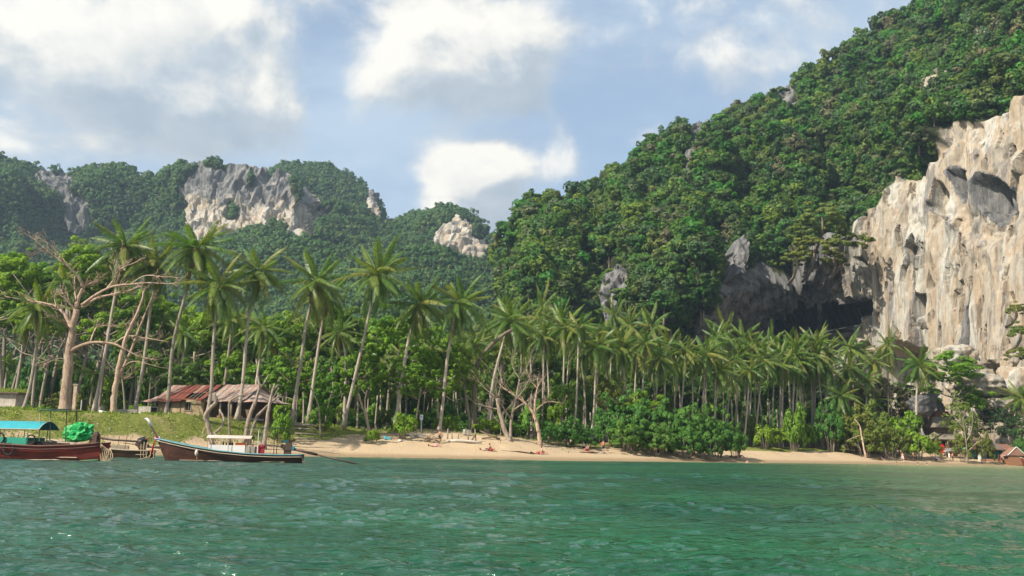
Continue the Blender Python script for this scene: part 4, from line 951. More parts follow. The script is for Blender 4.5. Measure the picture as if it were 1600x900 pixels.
# bare trunks deep in the wood
TR = [palm_trunk([(0, 0, -.3), (.15, .1, 4), (.4, 0, 10)], .15, 6), palm_trunk([(0, 0, -.3), (-.2, .1, 4), (-.5, .2, 10)], .13, 6)]
for i in range(46):
    px = rt.uniform(430, 1340); Y = rt.uniform(146, 172) + max(0, px - 600) * .03
    Y = max(Y, float(shore_y((px - 800) / FOC * Y)) + 24)
    o = link('bare_tree', TR[i % 2], label=(lambda w: 'slim shaded trunk ' + w if w else 'slim bare trunk in the shade of the wood behind the beach')(where(px, USED.setdefault('s', set()))), category='tree', group='slim trunks in the shaded wood'); o.location = gp(px, Y); o.scale = (1, 1, rt.uniform(.5, .95)); o.rotation_euler = (0, 0, rt.uniform(0, 6))
# ------------------------------------------------------------------ bare and dead trees (branches traced limb by limb, each at its own depth)
def bare_tree(name, label, cat, limbs, Y, mat, seed, twigs=3, tl=1.0, trunk_n=1, mi=0.012):
    """limbs: list of (pixel path, r0, r1, depth swing)"""
    rr = random.Random(seed); x0, y0 = limbs[0][0][0]; b = at(x0, y0, Y); b.z = float(gz(b.x, Y)) - .1
    T = thing(name, label, cat, b)
    for k, (pth, r0, r1, sw) in enumerate(limbs):
        P = [at(x, y, Y + sw * (i / (len(pth) - 1))) - b for i, (x, y) in enumerate(pth)]
        if k == 0: P[0] = Vector((0, 0, -.2))
        S = smooth_path(P, 4); mb = MB(); n = len(S) - 1; jit = [Vector((rr.uniform(-1, 1), rr.uniform(-1, 1), rr.uniform(-1, 1))) * (r0 * .12) for _ in S]
        S = [s + j for s, j in zip(S, jit)]
        rad = [(r0 + (r1 - r0) * (i / n) ** .8) * rr.uniform(.92, 1.1) * (1.5 if (k < trunk_n and i == 0) else 1) for i in range(n + 1)]
        mb.tube(S, rad, 8 if r0 > .15 else 5)
        if k >= trunk_n or twigs > 3:
            for q in range(twigs * (2 if len(pth) > 4 else 1)):
                i = rr.randint(max(1, n // 3), n); s = S[i]; d = (S[i] - S[max(0, i - 1)]).normalized()
                ln = rr.uniform(.7, 2.0) * tl; d = (d + Vector((rr.uniform(-.8, .8), rr.uniform(-.8, .8), rr.uniform(-.5, .9)))).normalized()
                m_ = s + d * ln * .5 + Vector((rr.uniform(-.15, .15), 0, rr.uniform(-.2, .2))); e = m_ + (d + Vector((rr.uniform(-.4, .4), rr.uniform(-.4, .4), rr.uniform(-.1, .5)))).normalized() * ln * .5
                rq = max(mi * 1.6, min(.05, rad[i] * .45)); mb.tube([s, m_, e], [rq, rq * .7, mi], 4)
                for z_ in range(2):
                    f = m_ + (e - m_) * rr.uniform(0, .8); g = f + Vector((rr.uniform(-.5, .5), rr.uniform(-.5, .5), rr.uniform(-.2, .6))) * tl; mb.tube([f, g], [rq * .6, mi * .8], 3)
        mb.build('trunk' if k < trunk_n else 'branch', mat, T, True)
    return T
bare_tree('dead_tree', 'huge bare dead tree with a thick pinkish trunk and wide leafless limbs', 'tree', [
    ([(100, 650), (104, 605), (108, 560), (112, 525), (119, 483)], .72, .36, 0),
    ([(108, 550), (130, 539), (150, 535), (176, 537), (196, 546), (220, 558), (242, 562)], .26, .05, -3), ([(178, 537), (200, 525), (225, 528), (262, 534)], .12, .04, -2),
    ([(140, 537), (148, 516), (155, 510), (185, 508), (205, 504)], .11, .03, 2), ([(119, 483), (122, 468), (130, 450), (140, 444), (153, 437)], .30, .08, 1),
    ([(119, 485), (110, 475), (100, 462), (97, 459)], .17, .10, -1), ([(112, 515), (101, 492), (87, 479), (62, 472), (35, 468), (8, 463)], .21, .04, 3),
    ([(108, 513), (96, 501), (82, 493)], .13, .06, -2), ([(88, 480), (85, 465), (90, 455)], .07, .03, 1), ([(119, 470), (117, 452), (117, 433)], .15, .07, 1),
    ([(131, 450), (123, 434), (110, 420), (95, 408), (75, 393), (56, 376), (38, 364)], .20, .035, -3), ([(112, 421), (92, 397), (76, 381), (60, 371)], .10, .025, -1), ([(80, 396), (66, 392), (50, 400)], .05, .02, -1),
    ([(128, 480), (150, 467), (175, 460), (206, 453), (217, 447)], .22, .05, 2), ([(128, 477), (150, 461), (166, 452), (180, 447), (206, 444), (236, 442), (270, 443), (286, 434)], .22, .035, -3),
    ([(167, 451), (177, 438), (187, 421), (209, 411), (226, 402)], .12, .03, 2), ([(176, 440), (181, 425), (178, 409), (190, 393)], .08, .025, -1), ([(205, 443), (226, 431), (252, 432), (284, 434)], .08, .025, -2),
    ([(104, 562), (92, 560), (72, 568), (66, 575)], .07, .03, -1)], 115, M['dead_bark'], 1, 13, .85, 1, .014)
bare_tree('dead_tree', 'forked dead trunk with two slim leaning stems on the bank right of the huge one', 'tree', [
    ([(177, 658), (178, 622), (182, 597), (189, 555), (200, 520), (211, 497), (220, 475), (226, 452)], .44, .10, -1), ([(181, 605), (192, 576), (204, 550), (215, 520), (225, 495), (236, 468), (240, 463)], .22, .06, 2),
    ([(187, 591), (200, 589), (206, 583)], .06, .04, -1), ([(191, 575), (206, 565), (225, 567), (246, 573)], .08, .025, -2), ([(205, 525), (222, 530), (245, 522)], .06, .025, 1)], 114, M['dead_bark'], 2, 10, .8, 2)
bare_tree('dead_stump', 'twisted grey driftwood tree with exposed roots below the rusty house', 'tree', [
    ([(334, 676), (325, 664), (321, 650), (328, 638), (338, 628), (333, 615)], .30, .18, -1), ([(334, 678), (345, 668), (350, 655), (343, 640)], .16, .10, 1), ([(326, 664), (318, 672), (316, 680)], .08, .04, -1), ([(334, 676), (342, 684), (345, 694)], .08, .04, -2), ([(330, 674), (328, 684), (332, 692)], .07, .03, -2)], 112, M['grey_bark'], 3, 1, .4)
for i, (lim, lab) in enumerate([
    ([([(383, 668), (390, 650), (400, 625), (405, 602), (402, 588)], .30, .12, 0), ([(404, 610), (414, 596), (420, 585)], .12, .06, 1)], 'leaning bare stem crossing the pale porch roof'),
    ([([(389, 676), (400, 655), (412, 640), (428, 625), (440, 616)], .22, .10, 0), ([(424, 628), (432, 612), (436, 606)], .09, .04, 1), ([(436, 620), (452, 622), (466, 628)], .07, .03, 0)], 'slanting bare bough propped before the house porch'),
    ([([(414, 670), (419, 645), (424, 620), (429, 600)], .27, .10, 0), ([(427, 610), (434, 602), (440, 603)], .08, .04, 1)], 'thick short bare trunk at the right end of the porch'),
    ([([(362, 662), (358, 645), (359, 628), (370, 620), (381, 617)], .17, .09, 0)], 'crooked dark bare stem before the porch opening')]):
    bare_tree('bare_tree', lab, 'tree', lim, 116.5 - i * .8, M['grey_bark'], 10 + i, 1, .5)
bare_tree('bare_thicket', 'grey leafless thicket of fine branches at the middle of the beach edge', 'tree', [
    ([(797, 690), (788, 670), (781, 645), (777, 622)], .38, .20, 0), ([(797, 690), (799, 655), (806, 625), (812, 590)], .22, .08, 1)] +
    [([(sx, sy), ((sx + ex) / 2 + dx, (sy + ey) / 2), (ex, ey)], .09, .02, sw) for sx, sy, ex, ey, dx, sw in [(777, 622, 745, 590, -4, 1), (777, 622, 760, 570, 4, -2), (780, 640, 742, 630, 0, 2), (806, 625, 830, 575, 6, -2), (812, 592, 800, 555, -5, 1), (812, 592, 832, 548, 3, 2),
     (799, 655, 760, 600, 0, -2), (783, 650, 815, 600, 5, 1), (803, 640, 845, 610, 2, -2), (777, 622, 783, 580, 3, 2), (790, 670, 765, 640, -2, 1), (812, 600, 850, 590, 0, 1), (786, 600, 775, 565, 0, 2)]], 134, M['grey_bark'], 20, 11, 1.1, 2)
bare_tree('bare_tree', 'curved orange brown bare trunk between the thicket and the round bush', 'tree', [
    ([(845, 684), (838, 658), (826, 636), (811, 622)], .30, .12, 0), ([(836, 655), (836, 628), (842, 600), (850, 590)], .2, .06, 1), ([(838, 640), (855, 628), (880, 630)], .08, .03, -1), ([(811, 622), (795, 612), (780, 600)], .1, .03, 1), ([(842, 610), (830, 595), (822, 575)], .07, .02, 1)], 136, M['dead_bark'], 21, 8, 1.0)
bare_tree('leaning_tree', 'thick leaning grey trunk bending right into the palm grove', 'tree', [([(741, 672), (741, 620), (744, 575), (760, 548), (785, 524), (800, 516)], .42, .22, 1)], 143, M['bark'], 22, 0)
bare_tree('bare_tree', 'pale twiggy leafless tree on the slope before the second cave', 'tree', [([(1392, 650), (1392, 622), (1390, 605)], .16, .1, 0)] + [([(1391, 622), ((1391 + x) / 2, (622 + y) / 2 + 3), (x, y)], .07, .02, s) for x, y, s in [(1360, 602, 2), (1372, 592, -2), (1385, 585, 1), (1402, 588, -1), (1415, 597, 2), (1424, 610, -2), (1355, 618, 1)]], 204, M['grey_bark'], 23, 4, 1.4, 1, .02)
bare_tree('bare_tree', 'crooked pale stem rising through the yellow green thicket', 'tree', [([(1353, 706), (1347, 685), (1343, 665), (1335, 655)], .2, .07, 0), ([(1346, 680), (1332, 684), (1322, 690)], .06, .03, -1)], 180, M['dead_bark'], 24, 2, .8)
bare_tree('bare_tree', 'thin pale tree with a forked crown left of the beach huts', 'tree', [([(1512, 708), (1509, 685), (1505, 660), (1508, 640)], .17, .05, 0), ([(1510, 690), (1518, 672), (1520, 645)], .09, .03, 0), ([(1514, 704), (1526, 692), (1534, 688)], .12, .05, -1), ([(1506, 670), (1495, 655), (1490, 650)], .05, .02, 1)], 188, M['grey_bark'], 25, 3, .8)
bare_tree('bare_tree', 'pale slim pair of stems with a crook at the right of the ruined house', 'tree', [([(502, 660), (498, 640), (490, 615), (482, 600)], .13, .06, 0), ([(570, 668), (566, 645), (562, 625)], .2, .12, 0)][:1], 128, M['grey_bark'], 26, 2, .7)
bare_tree('bare_tree', 'two legged slanting pale trunk under the big almond tree', 'tree', [([(580, 668), (572, 650), (566, 635), (560, 615)], .24, .12, 0), ([(574, 655), (570, 630), (573, 610)], .14, .08, 0)], 132, M['dead_bark'], 27, 0)

# ------------------------------------------------------------------ ruined house with a rusty corrugated roof
rust = [paint('rusty_iron', (0.24, 0.06, 0.035), .5, 1.5, .7, (0.10, 0.045, 0.035), (1, 1, 1)), paint('brown_iron', (0.24, 0.13, 0.09), .4, 1.5, .7, (0.33, 0.22, 0.18)),
        paint('pale_iron', (0.40, 0.33, 0.28), .3, 1.2, .65, (0.28, 0.13, 0.08)), paint('pink_iron', (0.38, 0.25, 0.19), .3, 1.2, .7, (0.34, 0.30, 0.27))]
wallm = paint('plaster_wall', (0.40, 0.31, 0.17), .4, 1.3, .9, (0.20, 0.14, 0.09)); wood = paint('old_wood', (0.20, 0.14, 0.09), .5, 4, .85, None, (1, 1, .3)); woodl = paint('grey_wood', (0.34, 0.28, 0.21), .4, 4, .85, None, (1, 1, .3))
dark = paint('dark_opening', (0.02, 0.018, 0.015), .3, 2, .9); conc = paint('concrete', (0.42, 0.38, 0.32), .4, 2, .9, (0.2, 0.18, 0.14)); white = paint('white_paint', (0.72, 0.70, 0.66), .15, 3, .6)
def corr_sheet(w, l, seed, mat, amp=.03, waves=6):
    rr = np.random.RandomState(seed); nx = waves * 4 + 1; x = np.linspace(-w / 2, w / 2, nx); y = np.linspace(0, -l, 4); X, Y = np.meshgrid(x, y, indexing='ij')
    Z = amp * np.cos((X / w + .5) * waves * 2 * math.pi) + .03 * rr.normal(0, 1, (1, 4)) * .6 + X * rr.normal(0, .015)
    V = np.stack([X, Y, Z], -1); V2 = V - np.array([0, 0, .008]); F = grid_faces(nx, 4); return mesh_np('roof_sheet', np.concatenate([V.reshape(-1, 3), V2.reshape(-1, 3)]), np.concatenate([F[:, ::-1], F + nx * 4]), mat, True)
HB = gp(262, 128); HY = R(-24); ca, sa = math.cos(HY), math.sin(HY)
H = thing('ruined_house', 'ruined low house with rusty corrugated roof, broken open in the middle', 'house', HB, HY)
HLn, HD, WH = 13.6, 6.0, 2.45                               # length, depth, eave height; local x along the front, y to the back
sheets = [corr_sheet(.86, 2.15, i, rust[k]) for i, k in enumerate([0, 0, 1, 2, 3])]
pitch = R(31); ov = .75; slope = (HD / 2 + ov) / math.cos(pitch); ridgez = WH + (HD / 2) * math.tan(pitch) + .1
rh = random.Random(5)
n = 18; w = (HLn + .8) / n
for side_ in (1, -1):
    for i in range(n):
        x = -1.2 + w * (i + .5)
        for row in range(2):
            if side_ == 1 and ((row == 1 and i in (6, 7, 8)) or (row == 0 and i in (8,)) or (row == 0 and i in (10,)) or (row == 1 and i == 10)): continue
            k = rh.choice([0, 0, 1]) if i < 11 else rh.choice([2, 3, 3, 2]); 
            if i in (0, 1): k = rh.choice([1, 2])
            o = link('roof_sheet', sheets[{0: rh.choice([0, 1]), 1: 2, 2: 3, 3: 4}[k]], H, label=('pale bleached roof sheet' if k > 1 else None)); yl = row * (slope - 2.15) if row else 0
            hipx = 0; yy = -side_ * 0.0
            d = row * 1.95; ln = 1.0 if row == 0 else (slope - 1.95) / 2.15
            o.location = (x, HD / 2 - side_ * d * math.cos(pitch), ridgez - d * math.sin(pitch) + (.03 if row == 0 else 0) + (.012 if i % 2 else 0)); o.scale = (1, ln, 1)
            o.rotation_euler = (pitch + rh.uniform(-.012, .012), 0, (0 if side_ == 1 else math.pi)) if side_ == 1 else (pitch, 0, math.pi)
# walls, with window and door openings
def wall_seg(x0, x1, z0, z1, y, mat=wallm, nm='wall', th=.16): return MB().box(((x0 + x1) / 2, y, (z0 + z1) / 2), (x1 - x0, th, z1 - z0)).build(nm, mat, H)
for (x0, x1, z0, z1) in [(-.8, .6, -.6, WH), (.6, 1.5, 2.0, WH), (.6, 1.5, -.6, .1), (1.5, 3.6, -.6, WH), (3.6, 4.7, -.6, 1.0), (3.6, 4.7, 2.1, WH), (4.7, 6.6, -.6, WH)]: wall_seg(x0, x1, z0, z1, .1)
MB().box((6.5, 3, 1), (.16, 5.8, 3)).build('wall', wood, H); MB().box((-.8, 3, 1), (.14, 5.7, 3.0)).build('wall', wallm, H); MB().box((6, 5.9, 1), (13.4, .14, 3)).build('wall', wood, H)
for x, w_, z0, z1 in [(1.05, .9, .1, 2.0), (4.15, 1.1, 1.0, 2.1)]:
    wd = MB(); 
    for s_ in (-1, 1): wd.box((x + s_ * w_ / 2, .0, (z0 + z1) / 2), (.07, .12, z1 - z0 + .1))
    wd.box((x, .0, z1), (w_, .12, .07)); wd.box((x, .0, z0), (w_ + .2, .18, .07)); f = wd.build('window', woodl, H); MB().box((x, .22, (z0 + z1) / 2), (w_, .03, z1 - z0)).build('pane', dark, f)
    for q in range(3): MB().box((x - w_ / 3 + q * w_ / 3, .06, (z0 + z1) / 2), (.04, .04, z1 - z0)).build('window_bar', woodl, f)
MB().box((2.95, -.01, 1.1), (.06, .1, 2.3)).build('post', wood, H); MB().box((3.3, -.6, 2.42), (7.4, .08, .16)).build('fascia_board', rust[0], H)
MB().box((3.1, -.02, -.05), (7.6, .3, .5)).build('plinth', conc, H); MB().box((9.8, 1.6, .02), (6.4, 4.4, .25)).build('porch_floor', conc, H)
for x in (7.6, 9.5, 11.2, 12.6): 
    p_ = MB().tube([(x, -.3, -.6), (x + .02, -.3, 2.5)], .13, 8).build('porch_column', white if x < 8 else woodl, H, True)
    MB().box((x, -.3, .15), (.55, .5, .5)).build('column_base', paint('brick_base', (0.42, 0.2, 0.1), .3), p_)
for i in range(9): MB().box((4.2 + i * .62, HD / 2 - 1.55, ridgez - .97), (.06, 3.5, .1), Euler((pitch, 0, 0)).to_matrix()).build('rafter', woodl, H)
MB().box((6.2, HD / 2 - 1.6, ridgez - 1.0), (5.5, .07, .07)).build('purlin', woodl, H)
# lower hipped roof ends
def hip(sx, x0, mat, nm):
    for i in range(7):
        u0, u1 = i / 7, (i + 1) / 7; y0, y1 = -ov + u0 * (HD + 2 * ov), -ov + u1 * (HD + 2 * ov); ez = WH - ov * math.tan(pitch) + .12; k = lambda y: ridgez - .1 - abs(y - HD / 2) * math.tan(pitch)
        mb = MB(); a0 = (x0, y0, min(k(y0), ridgez - .5)); a1 = (x0, y1 - .02, min(k(y1), ridgez - .5)); e0 = (x0 + sx * 2.2, y0, ez); e1 = (x0 + sx * 2.2, y1 - .02, ez)
        mb.add([a0, a1, e1, e0], [(0, 1, 2, 3)]); mb.add([tuple(np.array(v) - (0, 0, .02)) for v in (a0, a1, e1, e0)], [(3, 2, 1, 0)]); mb.build(nm, mat[i % len(mat)], H)
hip(-1, -1.15, [rust[1], rust[2]], 'hip_sheet'); hip(1, 12.8, [rust[2], rust[3]], 'hip_sheet')

# concrete shed at the left edge with plants on its roof
b = gp(10, 119); S_ = thing('concrete_shed', 'small whitish concrete shed with grass on its flat roof, cut by the photo edge', 'shed', b)
MB().box((-.6, 1.4, 1.0), (4.8, 2.8, 3.0)).build('wall', paint('stained_plaster', (0.62, 0.54, 0.46), .4, 1.4, .9, (0.32, 0.27, 0.2)), S_); MB().box((-.5, 1.3, 2.55), (5.4, 3.4, .16)).build('roof', wood, S_)
MB().box((-1.2, -.02, 1.2), (.9, .1, 1.2)).build('window', dark, S_)
rs = np.random.RandomState(9); n = 700; p = np.stack([rs.uniform(-3.2, 2.2, n), rs.uniform(-.4, 3, n), np.full(n, 2.63)], -1)
V = np.stack([p + [-.05, 0, 0], p + [.05, 0, 0], p + np.stack([rs.normal(0, .1, n), rs.normal(0, .1, n), rs.uniform(.2, .7, n)], -1)], 1)
link('roof_grass', mesh_np('roof_grass', V, np.arange(3 * n).reshape(n, 3), M['grass'], False, {'lv': np.repeat(rs.rand(n), 3)}), S_, kind='stuff')

# ------------------------------------------------------------------ long-tail boats
def hullmat(n_, c, c2, sc=1.2): return paint(n_, c, .4, sc, .5, c2, (.5, 2, 2), .35)
teal = paint('teal_paint', (0.02, 0.30, 0.36), .2, 3, .5, (0.03, 0.24, 0.26)); tealg = paint('green_paint', (0.03, 0.26, 0.18), .2, 3, .5); metal = paint('engine_iron', (0.05, 0.045, 0.04), .4, 8, .45, (0.12, 0.06, 0.03)); redc = paint('red_cloth', (0.62, 0.02, 0.02), .2, 4, .8)
rope_m = paint('rope', (0.55, 0.42, 0.26), .3, 9, .9); palew = paint('pale_planks', (0.46, 0.37, 0.27), .3, 3, .8, None, (.4, 3, 1)); rubber = paint('rubber', (0.02, 0.02, 0.02), .3, 6, .7)
def hull_mesh(L, beam, sheer, mat, th=.06, ns=34, bowx=.9, sternw=.55, keel=-.35):
    st = []; m_ = 6
    for i in range(ns + 1):
        x = L * i / ns; u = i / ns; wv = beam / 2 * min(1, sternw + (1 - sternw) * math.sin(min(1, u / .45) * math.pi / 2)) * (max(0, 1 - max(0, (u - .5) / .5) ** 2.2)) ** .8 + .03
        zs = float(np.interp(x, *sheer)); kx = L - bowx; zk = keel if x < kx else keel + (zs - keel - .08) * ((x - kx) / bowx) ** 1.1
        if x < .8: zk = keel + (.8 - x) * .3
        def prof(ww, zk_, zs_): return [(ww * (j / m_) ** .55, zk_ + (zs_ - zk_) * (j / m_) ** 1.35) for j in range(m_ + 1)]
        o_ = prof(wv, zk, zs); q = prof(max(.012, wv - th), zk + th, zs + .0)
        ring = [(x, -y, z) for y, z in o_[::-1]] + [(x, y, z) for y, z in o_[1:]] + [(x, y, z) for y, z in q[::-1]] + [(x, -y, z) for y, z in q[1:]]
        st.append(ring)
    n_ = len(st[0]); V = [v for r_ in st for v in r_]; F = [(i * n_ + k, i * n_ + (k + 1) % n_, (i + 1) * n_ + (k + 1) % n_, (i + 1) * n_ + k) for i in range(ns) for k in range(n_)]
    F += [tuple(range(n_)), tuple(ns * n_ + k for k in range(n_ - 1, -1, -1))]
    me = bpy.data.meshes.new('hull'); me.from_pydata(V, [], F); me.materials.append(mat); me.update(); return me, st
def rail(st, side_, off=.0, r_=.045, drop=0.0, i0=0, i1=None, ry=1.0):
    k = 0 if side_ < 0 else 12; pts = [Vector(st[i][k]) + Vector((0, side_ * off, -drop)) for i in range(i0, (i1 or len(st)))]; mb = MB(); mb.tube(pts, r_, 6); return mb
def engine(T, x, z, accent, shaft_to, parent_z=0):
    e = MB(); e.box((x, 0, z + .28), (.62, .42, .42)); e.box((x - .05, 0, z + .58), (.42, .32, .22)); e.tube([(x + .36, -.24, z + .35), (x + .36, .24, z + .35)], .17, 12); e.tube([(x - .1, -.1, z + .6), (x - .1, -.1, z + 1.0)], .04, 6); e.tube([(x + .2, -.28, z + .2), (x - .25, -.28, z + .35)], .06, 7)
    E = e.build('engine', metal, T); MB().box((x + .18, 0, z + .72), (.3, .36, .14)).build('air_filter', accent, E); MB().tube([(x - .34, -.18, z + .25), (x - .34, .18, z + .25)], .15, 10).build('fan_cover', accent, E)
    MB().box((x, 0, z - .1), (.5, .3, .38)).build('engine_mount', metal, T)
    a = Vector((x - .3, 0, z + .2)); b_ = Vector(shaft_to); m_ = a + (b_ - a) * .35
    s_ = MB(); s_.tube([a, m_], .10, 8); s_.tube([m_, b_], .062, 7); S2 = s_.build('propeller_shaft', metal, T, True)
    p_ = MB(); 
    for q in range(3):
        an = q * 2.094; p_.box((b_.x, b_.y + math.cos(an) * .12, b_.z + math.sin(an) * .12), (.05, .12, .2), Euler((an - 1.57, 0, .5)).to_matrix())
    p_.tube([b_ - Vector((.12, 0, 0)), b_ + Vector((.1, 0, 0))], .05, 7); p_.build('propeller', metal, S2)
    g = MB(); g.tube([b_ + Vector((.5, 0, -.02)), b_ + Vector((.2, 0, -.26)), b_ + Vector((-.15, 0, -.24)), b_ + Vector((-.18, 0, 0))], .022, 5); g.build('guard', metal, S2)
    MB().tube([(x + .3, 0, z + .3), (x + 1.5, .05, z + .42)], .03, 6).build('tiller', metal, T); MB().tube([(x - .1, .1, z + .7), (x - .55, .15, z + .9)], .06, 7).build('exhaust', paint('rusty_exhaust', (0.25, 0.09, 0.05), .3), T)
def ring(c, r_, n=16, tilt=(0, 0, 0)):
    Mx = Euler(tilt).to_matrix(); return [Vector(c) + Mx @ Vector((r_ * math.cos(2 * math.pi * i / n), 0, r_ * math.sin(2 * math.pi * i / n))) for i in range(n + 1)]

# boat with the white wrapped prow
T = thing('longtail_boat', 'brown long-tail boat with white cabin box, white wrapped prow and red cloth', 'boat', (74 * (484 - 800) / FOC, 74, 0), R(180) + R(3))
shA = ([0, 2, 4, 6, 8, 9.4, 10.6], [.62, .58, .64, .80, 1.08, 1.34, 1.58]); me, st = hull_mesh(10.6, 1.75, shA, hullmat('hull_brown', (0.085, 0.032, 0.020), (0.028, 0.017, 0.013)))
Hh = link('hull', me, T)
for s_ in (-1, 1): rail(st, s_, .01, .05).build('gunwale', paint('teal_rail', (0.16, 0.33, 0.34), .3, 3, .6), T, True); rail(st, s_, .035, .03, .16).build('rubbing_strake', palew if s_ > 0 else wood, T, True)
for i in range(9):
    x = 1.6 + i * .95; k = int(x / 10.6 * 34); r_ = st[k]; MB().tube([Vector(r_[1]) * 1 + Vector((0, .07, .02)), Vector(r_[4]) + Vector((0, .06, .06)), Vector(r_[6]) + Vector((0, 0, .09)), Vector(r_[8]) + Vector((0, -.06, .06)), Vector(r_[11]) + Vector((0, -.07, .02))], .035, 5).build('frame_rib', palew, T)
for x in (7.2, 8.1, 8.9): w_ = abs(st[int(x / 10.6 * 34)][0][1]) * 2 - .1; MB().box((x, 0, float(np.interp(x, *shA)) - .14), (.22, w_, .04)).build('thwart', palew, T)
MB().box((5, 0, .08), (7.5, 1.2, .04)).build('floorboard', palew, T)
fb = MB(); fb.add([(8.6, -.42, 1.05), (8.6, .42, 1.05), (10.5, .0, 1.5), (8.6, -.42, 1.09), (8.6, .42, 1.09), (10.5, 0, 1.54)], [(0, 1, 2), (5, 4, 3), (0, 3, 4, 1), (1, 4, 5, 2), (2, 5, 3, 0)]); fb.build('foredeck', palew, T)
pp = MB(); pp.tube([(10.35, 0, 1.2), (10.62, 0, 1.65), (11.0, 0, 2.3), (11.3, 0, 2.85), (11.42, 0, 2.98)], [.15, .13, .12, .14, .09], 6, ry=.45); P_ = pp.build('prow_post', paint('prow_wood', (0.20, 0.10, 0.09), .4, 3), T, True)
MB().tube([(11.08, 0, 2.42), (11.3, 0, 2.86), (11.48, 0, 3.0), (11.6, 0, 2.98)], [.15, .175, .12, .05], 8, ry=.6).build('white_wrap', white, P_, True)
for z_, c_ in ((1.50, (0.7, 0.66, 0.6)), (1.57, (0.08, 0.1, 0.45)), (1.64, (0.75, 0.4, 0.5))): MB().tube(ring((10.52 + (z_ - 1.5) * .6, 0, z_), .17, 12, (R(90) - .5, 0, 0)), .04, 5).build('ribbon', paint('ribbon', c_, .1), P_, True)
rc = MB(); rc.tube([(10.62, .2, 1.5), (10.75, .3, 1.15), (10.8, .3, .75), (10.86, .3, .38)], [.04, .09, .13, .06], 7, ry=.4); rc.build('red_cloth', redc, P_, True)
cb = MB(); cb.box((5.45, .48, .88), (2.6, .05, .66)); cb.box((5.45, -.48, .88), (2.6, .05, .66)); cb.box((6.74, 0, .88), (.05, .95, .66)); cb.box((4.17, 0, .88), (.05, .95, .66)); cb.build('cabin_box', white, T)
aw = MB(); na = 8
for i in range(na):
    y0 = -.75 + 1.5 * i / na; y1 = y0 + 1.5 / na; f = lambda y: 1.92 - .22 * (y / .75) ** 2
    for dz in (0, -.02): aw.add([(3.7, y0, f(y0) + dz), (6.9, y0, f(y0) + dz), (6.9, y1, f(y1) + dz), (3.7, y1, f(y1) + dz)], [(0, 1, 2, 3) if dz == 0 else (3, 2, 1, 0)])
aw.build('awning', paint('awning_cloth', (0.46, 0.34, 0.28), .15, 2, .8, (0.50, 0.46, 0.41)), T, True)
for x in (3.8, 5.3, 6.8):
    for y in (-.66, .66): MB().tube([(x, y, .6), (x, y, 1.78)], .02, 5).build('awning_pole', woodl, T)
MB().box((3.75, .2, .85), (.65, .8, .6)).build('storage_box', conc, T); MB().box((3.0, .45, .9), (.5, .12, .6)).ball((2.95, .45, 1.15), (.26, .12, .16), 8, 6).build('red_cover', paint('dark_red_cloth', (0.28, 0.02, 0.03), .3, 4), T)
rf = MB().box((2.75, 0, 2.5), (2.9, 1.5, .04)).build('sunshade', paint('dark_tarp', (0.04, 0.07, 0.06), .3), T)
for x, y in ((3.2, .6), (3.2, -.6), (2.05, .6), (2.05, -.6)): MB().tube([(x, y, .5), (x, y, 2.5)], .03, 6).build('sunshade_pole', white if x > 3 else metal, T)
engine(T, 1.15, .85, teal, (-4.45, 0, -.08))
jt = MB(); jt.box((4.5, .35, 1.28), (.7, .3, .2)); jt.build('life_jacket', paint('orange_cloth', (0.7, 0.16, 0.04), .2), T)
for i in range(4): MB().tube([(5.1 + i * .22, .3, 1.2), (5.1 + i * .22, .3, 1.38)], .06, 6).build('bottle', dark, T)
MB().ball((7.45, 1.02, .62), (.13, .13, .24), 8, 7).build('float', paint('float_white', (0.6, 0.52, 0.45), .2), T, True); MB().tube([(7.45, .98, .9), (7.45, .9, .8), (7.4, 1.03, .2)], .02, 4).build('rope', rope_m, T)
for k in range(3): MB().tube([(.4, .3 - k * .1, .6), (.1 - k * .1, .35, .3), (-.1 - k * .12, .3, -.05)], .02, 4).build('rope', rope_m, T)
MB().ball((6.5, -.5, 1.5), .05).tube([(10.2, .1, .9), (11.2, .2, .2), (12.2, .3, -.1)], .015, 4).build('mooring_rope', rope_m, T)

# red boat with teal canopy
T = thing('longtail_boat', 'maroon long-tail boat with teal curved canopy, its engine under a bright green sheet', 'boat', (67 * (178 - 800) / FOC, 67.0, -.08), R(180) + R(-8))
shB = ([0, 1.5, 4, 7, 10, 13], [1.28, 1.12, .98, 1.08, 1.3, 1.8]); me, st = hull_mesh(13, 2.3, shB, hullmat('hull_maroon', (0.25, 0.03, 0.02), (0.10, 0.025, 0.02))); link('hull', me, T)
for s_ in (-1, 1): rail(st, s_, .01, .06).build('gunwale', paint('dark_rail', (0.13, 0.05, 0.035), .3), T, True); rail(st, s_, .03, .05, .22).build('rubbing_strake', paint('dark_strake', (0.06, 0.02, 0.015), .3), T, True)
for s_ in (-1, 1): rail(st, s_, .0, .04, 1.08).build('waterline_strake', paint('weedy_green', (0.12, 0.28, 0.12), .4), T, True)
MB().box((6, 0, .3), (9, 1.5, .05)).build('floorboard', palew, T)
cn = MB(); na = 12
for i in range(na):
    y0 = -1.15 + 2.3 * i / na; y1 = y0 + 2.3 / na; f = lambda y: 2.62 - .52 * (abs(y) / 1.15) ** 2.0
    for dz in (0, -.03): cn.add([(4.1, y0, f(y0) + dz), (10.5, y0, f(y0) + dz), (10.5, y1, f(y1) + dz), (4.1, y1, f(y1) + dz)], [(0, 1, 2, 3) if dz == 0 else (3, 2, 1, 0)])
cn.build('canopy', teal, T, True); MB().tube([(4.1, y, 2.6 - .52 * (abs(y) / 1.15) ** 2) for y in np.linspace(-1.15, 1.15, 13)], .03, 5).build('canopy_hoop', palew, T)
